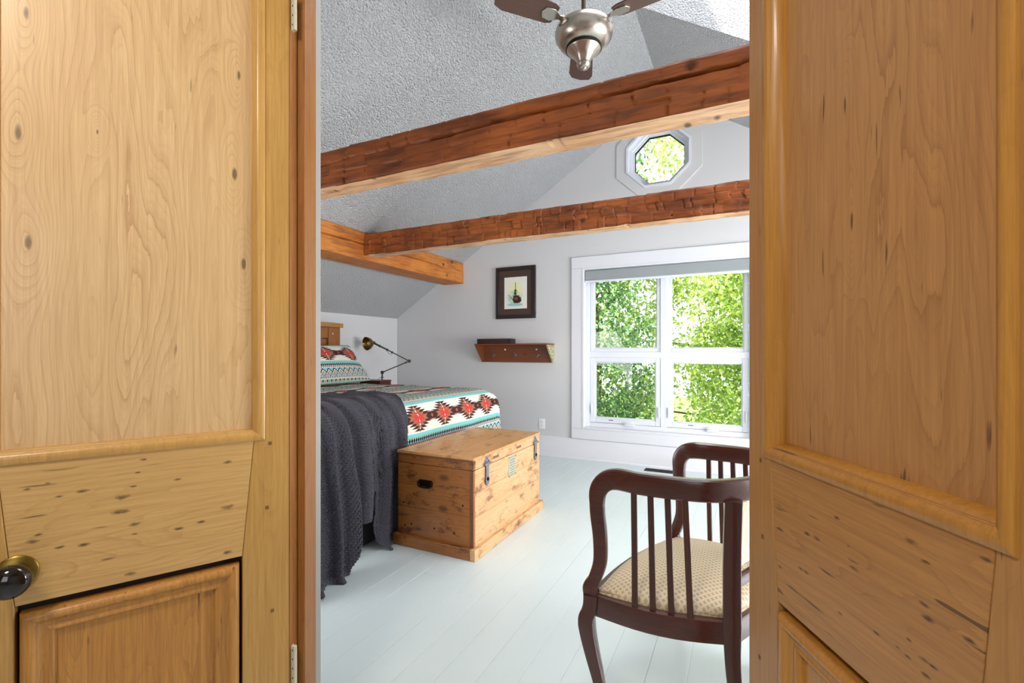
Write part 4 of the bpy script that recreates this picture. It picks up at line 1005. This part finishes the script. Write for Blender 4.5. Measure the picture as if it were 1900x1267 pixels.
for k in range(14): MB().box(-.14+k*.0205, -.134+k*.0205, -.045, .045, .0014, .003).build('louvre', m_blackiron, fv)

# ------------------------------------------------------------------ garden outside
M = Mat('lawn', .9); n = M.noise(M.tc.outputs['Object'], 4, 4); M.color(M.mix(n, L((70, 100, 40)), L((120, 150, 70)))); m_lawn = M.m
box('ground', -30, 30, 5.3, 45, -3.1, -3.0, m_lawn, kind='structure')
def leafmat(name, c1, c2, c3):
    M = Mat(name, .28, 0, .9); n = M.noise(M.tc.outputs['Object'], 7, 3); oi = M.nt.nodes.new('ShaderNodeObjectInfo')
    f = (n*.5+M.noise(M.tc.outputs['Object'], 34, 2)*.5+E(M.nt, oi.outputs['Random'])*.2-.1).ss(.38, .6); g = M.noise(M.tc.outputs['Object'], 23, 1).ss(.70, .74)
    c = M.mix(f, L(c1), L(c2)); c = M.mix(g, c, L(c3)); M.color(c)
    t = M.nt.nodes.new('ShaderNodeBsdfTranslucent'); M.nt.links.new(c, t.inputs[0]); mx = M.nt.nodes.new('ShaderNodeMixShader'); mx.inputs[0].default_value = .28
    out = M.nt.nodes['Material Output']; M.nt.links.new(M.b.outputs[0], mx.inputs[1]); M.nt.links.new(t.outputs[0], mx.inputs[2]); M.nt.links.new(mx.outputs[0], out.inputs[0])
    return M.m
m_leaf = [leafmat('bright_leaf', (78, 122, 34), (196, 220, 92), (232, 170, 70)), leafmat('blue_green_leaf', (54, 100, 54), (166, 204, 122), (214, 150, 80)), leafmat('yellow_green_leaf', (112, 150, 40), (212, 228, 120), (226, 196, 96))]
m_bark = wood('grey_bark', (112, 92, 74), (60, 46, 38), (140, 120, 100), 'X', 'Z', .9, 9, .3, .4)
def leafverts(P, D, Nv, Lh, Wh):
    """P base points, D direction, N normal -> folded leaf of five points and four triangles"""
    S = np.cross(D, Nv); Lh = Lh[:, None]; Wh = Wh[:, None]
    return np.stack([P, P+D*Lh*.45+S*Wh+Nv*Wh*.35, P+D*Lh-Nv*Lh*.12, P+D*Lh*.45-S*Wh+Nv*Wh*.35, P+D*Lh*.5], 1)
FL = np.array([(0, 1, 4), (1, 2, 4), (2, 3, 4), (3, 0, 4)])
me_leaf = {}
def shrub(name, cx_, cy_, rx, ry, z0, z1, count, mi, label, seed, leafs=(.075, .12), singles=70, tx=0):
    r_ = np.random.default_rng(seed)
    root = empty(name, (cx_, cy_, -3.0), 0, label, 'tree')
    rnd = random.Random(seed); hgt = z1+3.0
    tp = [(tx, .5, 0), (tx+.05, .6, 1.2), (tx-.05, .6, 2.4), (tx+.1, .6, 3.6), (tx, .5, hgt*.8)]
    MB().tube(catm(tp, 4), list(np.linspace(.13, .03, 17)), 10).build('trunk', m_bark, root, smooth=True)
    for k in range(14):
        z = 1.2+k*(hgt-2)/14; a = rnd.uniform(0, 6.28); l = rnd.uniform(.6, 1)
        e_ = (math.cos(a)*rx*l, abs(math.sin(a))*ry*l-.2, z+rnd.uniform(.1, .8))
        MB().tube(catm([(tx, .6, z), ((e_[0]+tx)*.5, e_[1]*.5, z+.25), e_], 4), list(np.linspace(.035, .008, 9)), 6).build('branch', m_bark, root, smooth=True)
    # leaves sit in clumps
    nc = count//60; cc = np.stack([r_.uniform(-rx, rx, nc), r_.uniform(-ry, ry, nc), r_.uniform(z0+3, z1+3, nc)], -1)
    idx = r_.integers(0, nc, count); P_ = cc[idx]+r_.normal(0, .16, (count, 3))
    D_ = r_.normal(0, 1, (count, 3))+np.array([0, -.5, -.15]); D_ /= np.linalg.norm(D_, axis=1)[:, None]
    N_ = r_.normal(0, .6, (count, 3))+np.array([0, -.35, .9]); N_ -= D_*(N_*D_).sum(1)[:, None]; N_ /= np.linalg.norm(N_, axis=1)[:, None]
    Lh = r_.uniform(*leafs, count); Wh = Lh*r_.uniform(.20, .30, count)
    V_ = leafverts(P_, D_, N_, Lh, Wh).reshape(-1, 3); F_ = (np.arange(count)[:, None, None]*5+FL[None]).reshape(-1, 3)
    me = bpy.data.meshes.new('foliage'); me.vertices.add(len(V_)); me.vertices.foreach_set('co', V_.astype(np.float32).ravel())
    me.loops.add(len(F_)*3); me.loops.foreach_set('vertex_index', F_.astype(np.int32).ravel()); me.polygons.add(len(F_))
    me.polygons.foreach_set('loop_start', np.arange(0, len(F_)*3, 3, dtype=np.int32)); me.update(calc_edges=True); me.validate()
    me.materials.append(m_leaf[mi]); o = bpy.data.objects.new('foliage', me); COL.objects.link(o); o.parent = root; o['kind'] = 'stuff'
    if mi not in me_leaf:
        v1 = leafverts(np.zeros((1, 3)), np.array([[1., 0, 0]]), np.array([[0, 0, 1.]]), np.array([.12]), np.array([.032]))[0]
        ml = bpy.data.meshes.new('leaf'); ml.from_pydata(v1.tolist(), [], FL.tolist()); ml.materials.append(m_leaf[mi]); me_leaf[mi] = ml
    for k in range(singles):       # nearest leaves, one by one
        o = bpy.data.objects.new('leaf', me_leaf[mi]); COL.objects.link(o); o.parent = root
        o.location = (rnd.uniform(-rx, rx), -ry-rnd.uniform(.02, .15), rnd.uniform(max(z0, -.2)+3, min(z1, 4.6)+3)); o.rotation_euler = (rnd.uniform(-1, 1), rnd.uniform(-.3, 1), rnd.uniform(-2.6, -.5))
    return root
shrub('leafy_tree', -2.5, 7.9, .98, .75, -1.4, 4.8, 21000, 1, 'blue-green leafy tree outside the left half of the window', 5, singles=120)
shrub('leafy_tree', .42, 7.9, 1.05, .75, -1.4, 5.5, 23000, 0, 'bright green leafy tree outside the right half of the window', 6, singles=120)
shrub('leafy_tree', -1.4, 10.5, 2.6, .7, -1.0, 5.8, 26000, 2, 'yellow-green tree filling the gaps behind the two nearer trees', 8, (.09, .14), 0, tx=2.0)
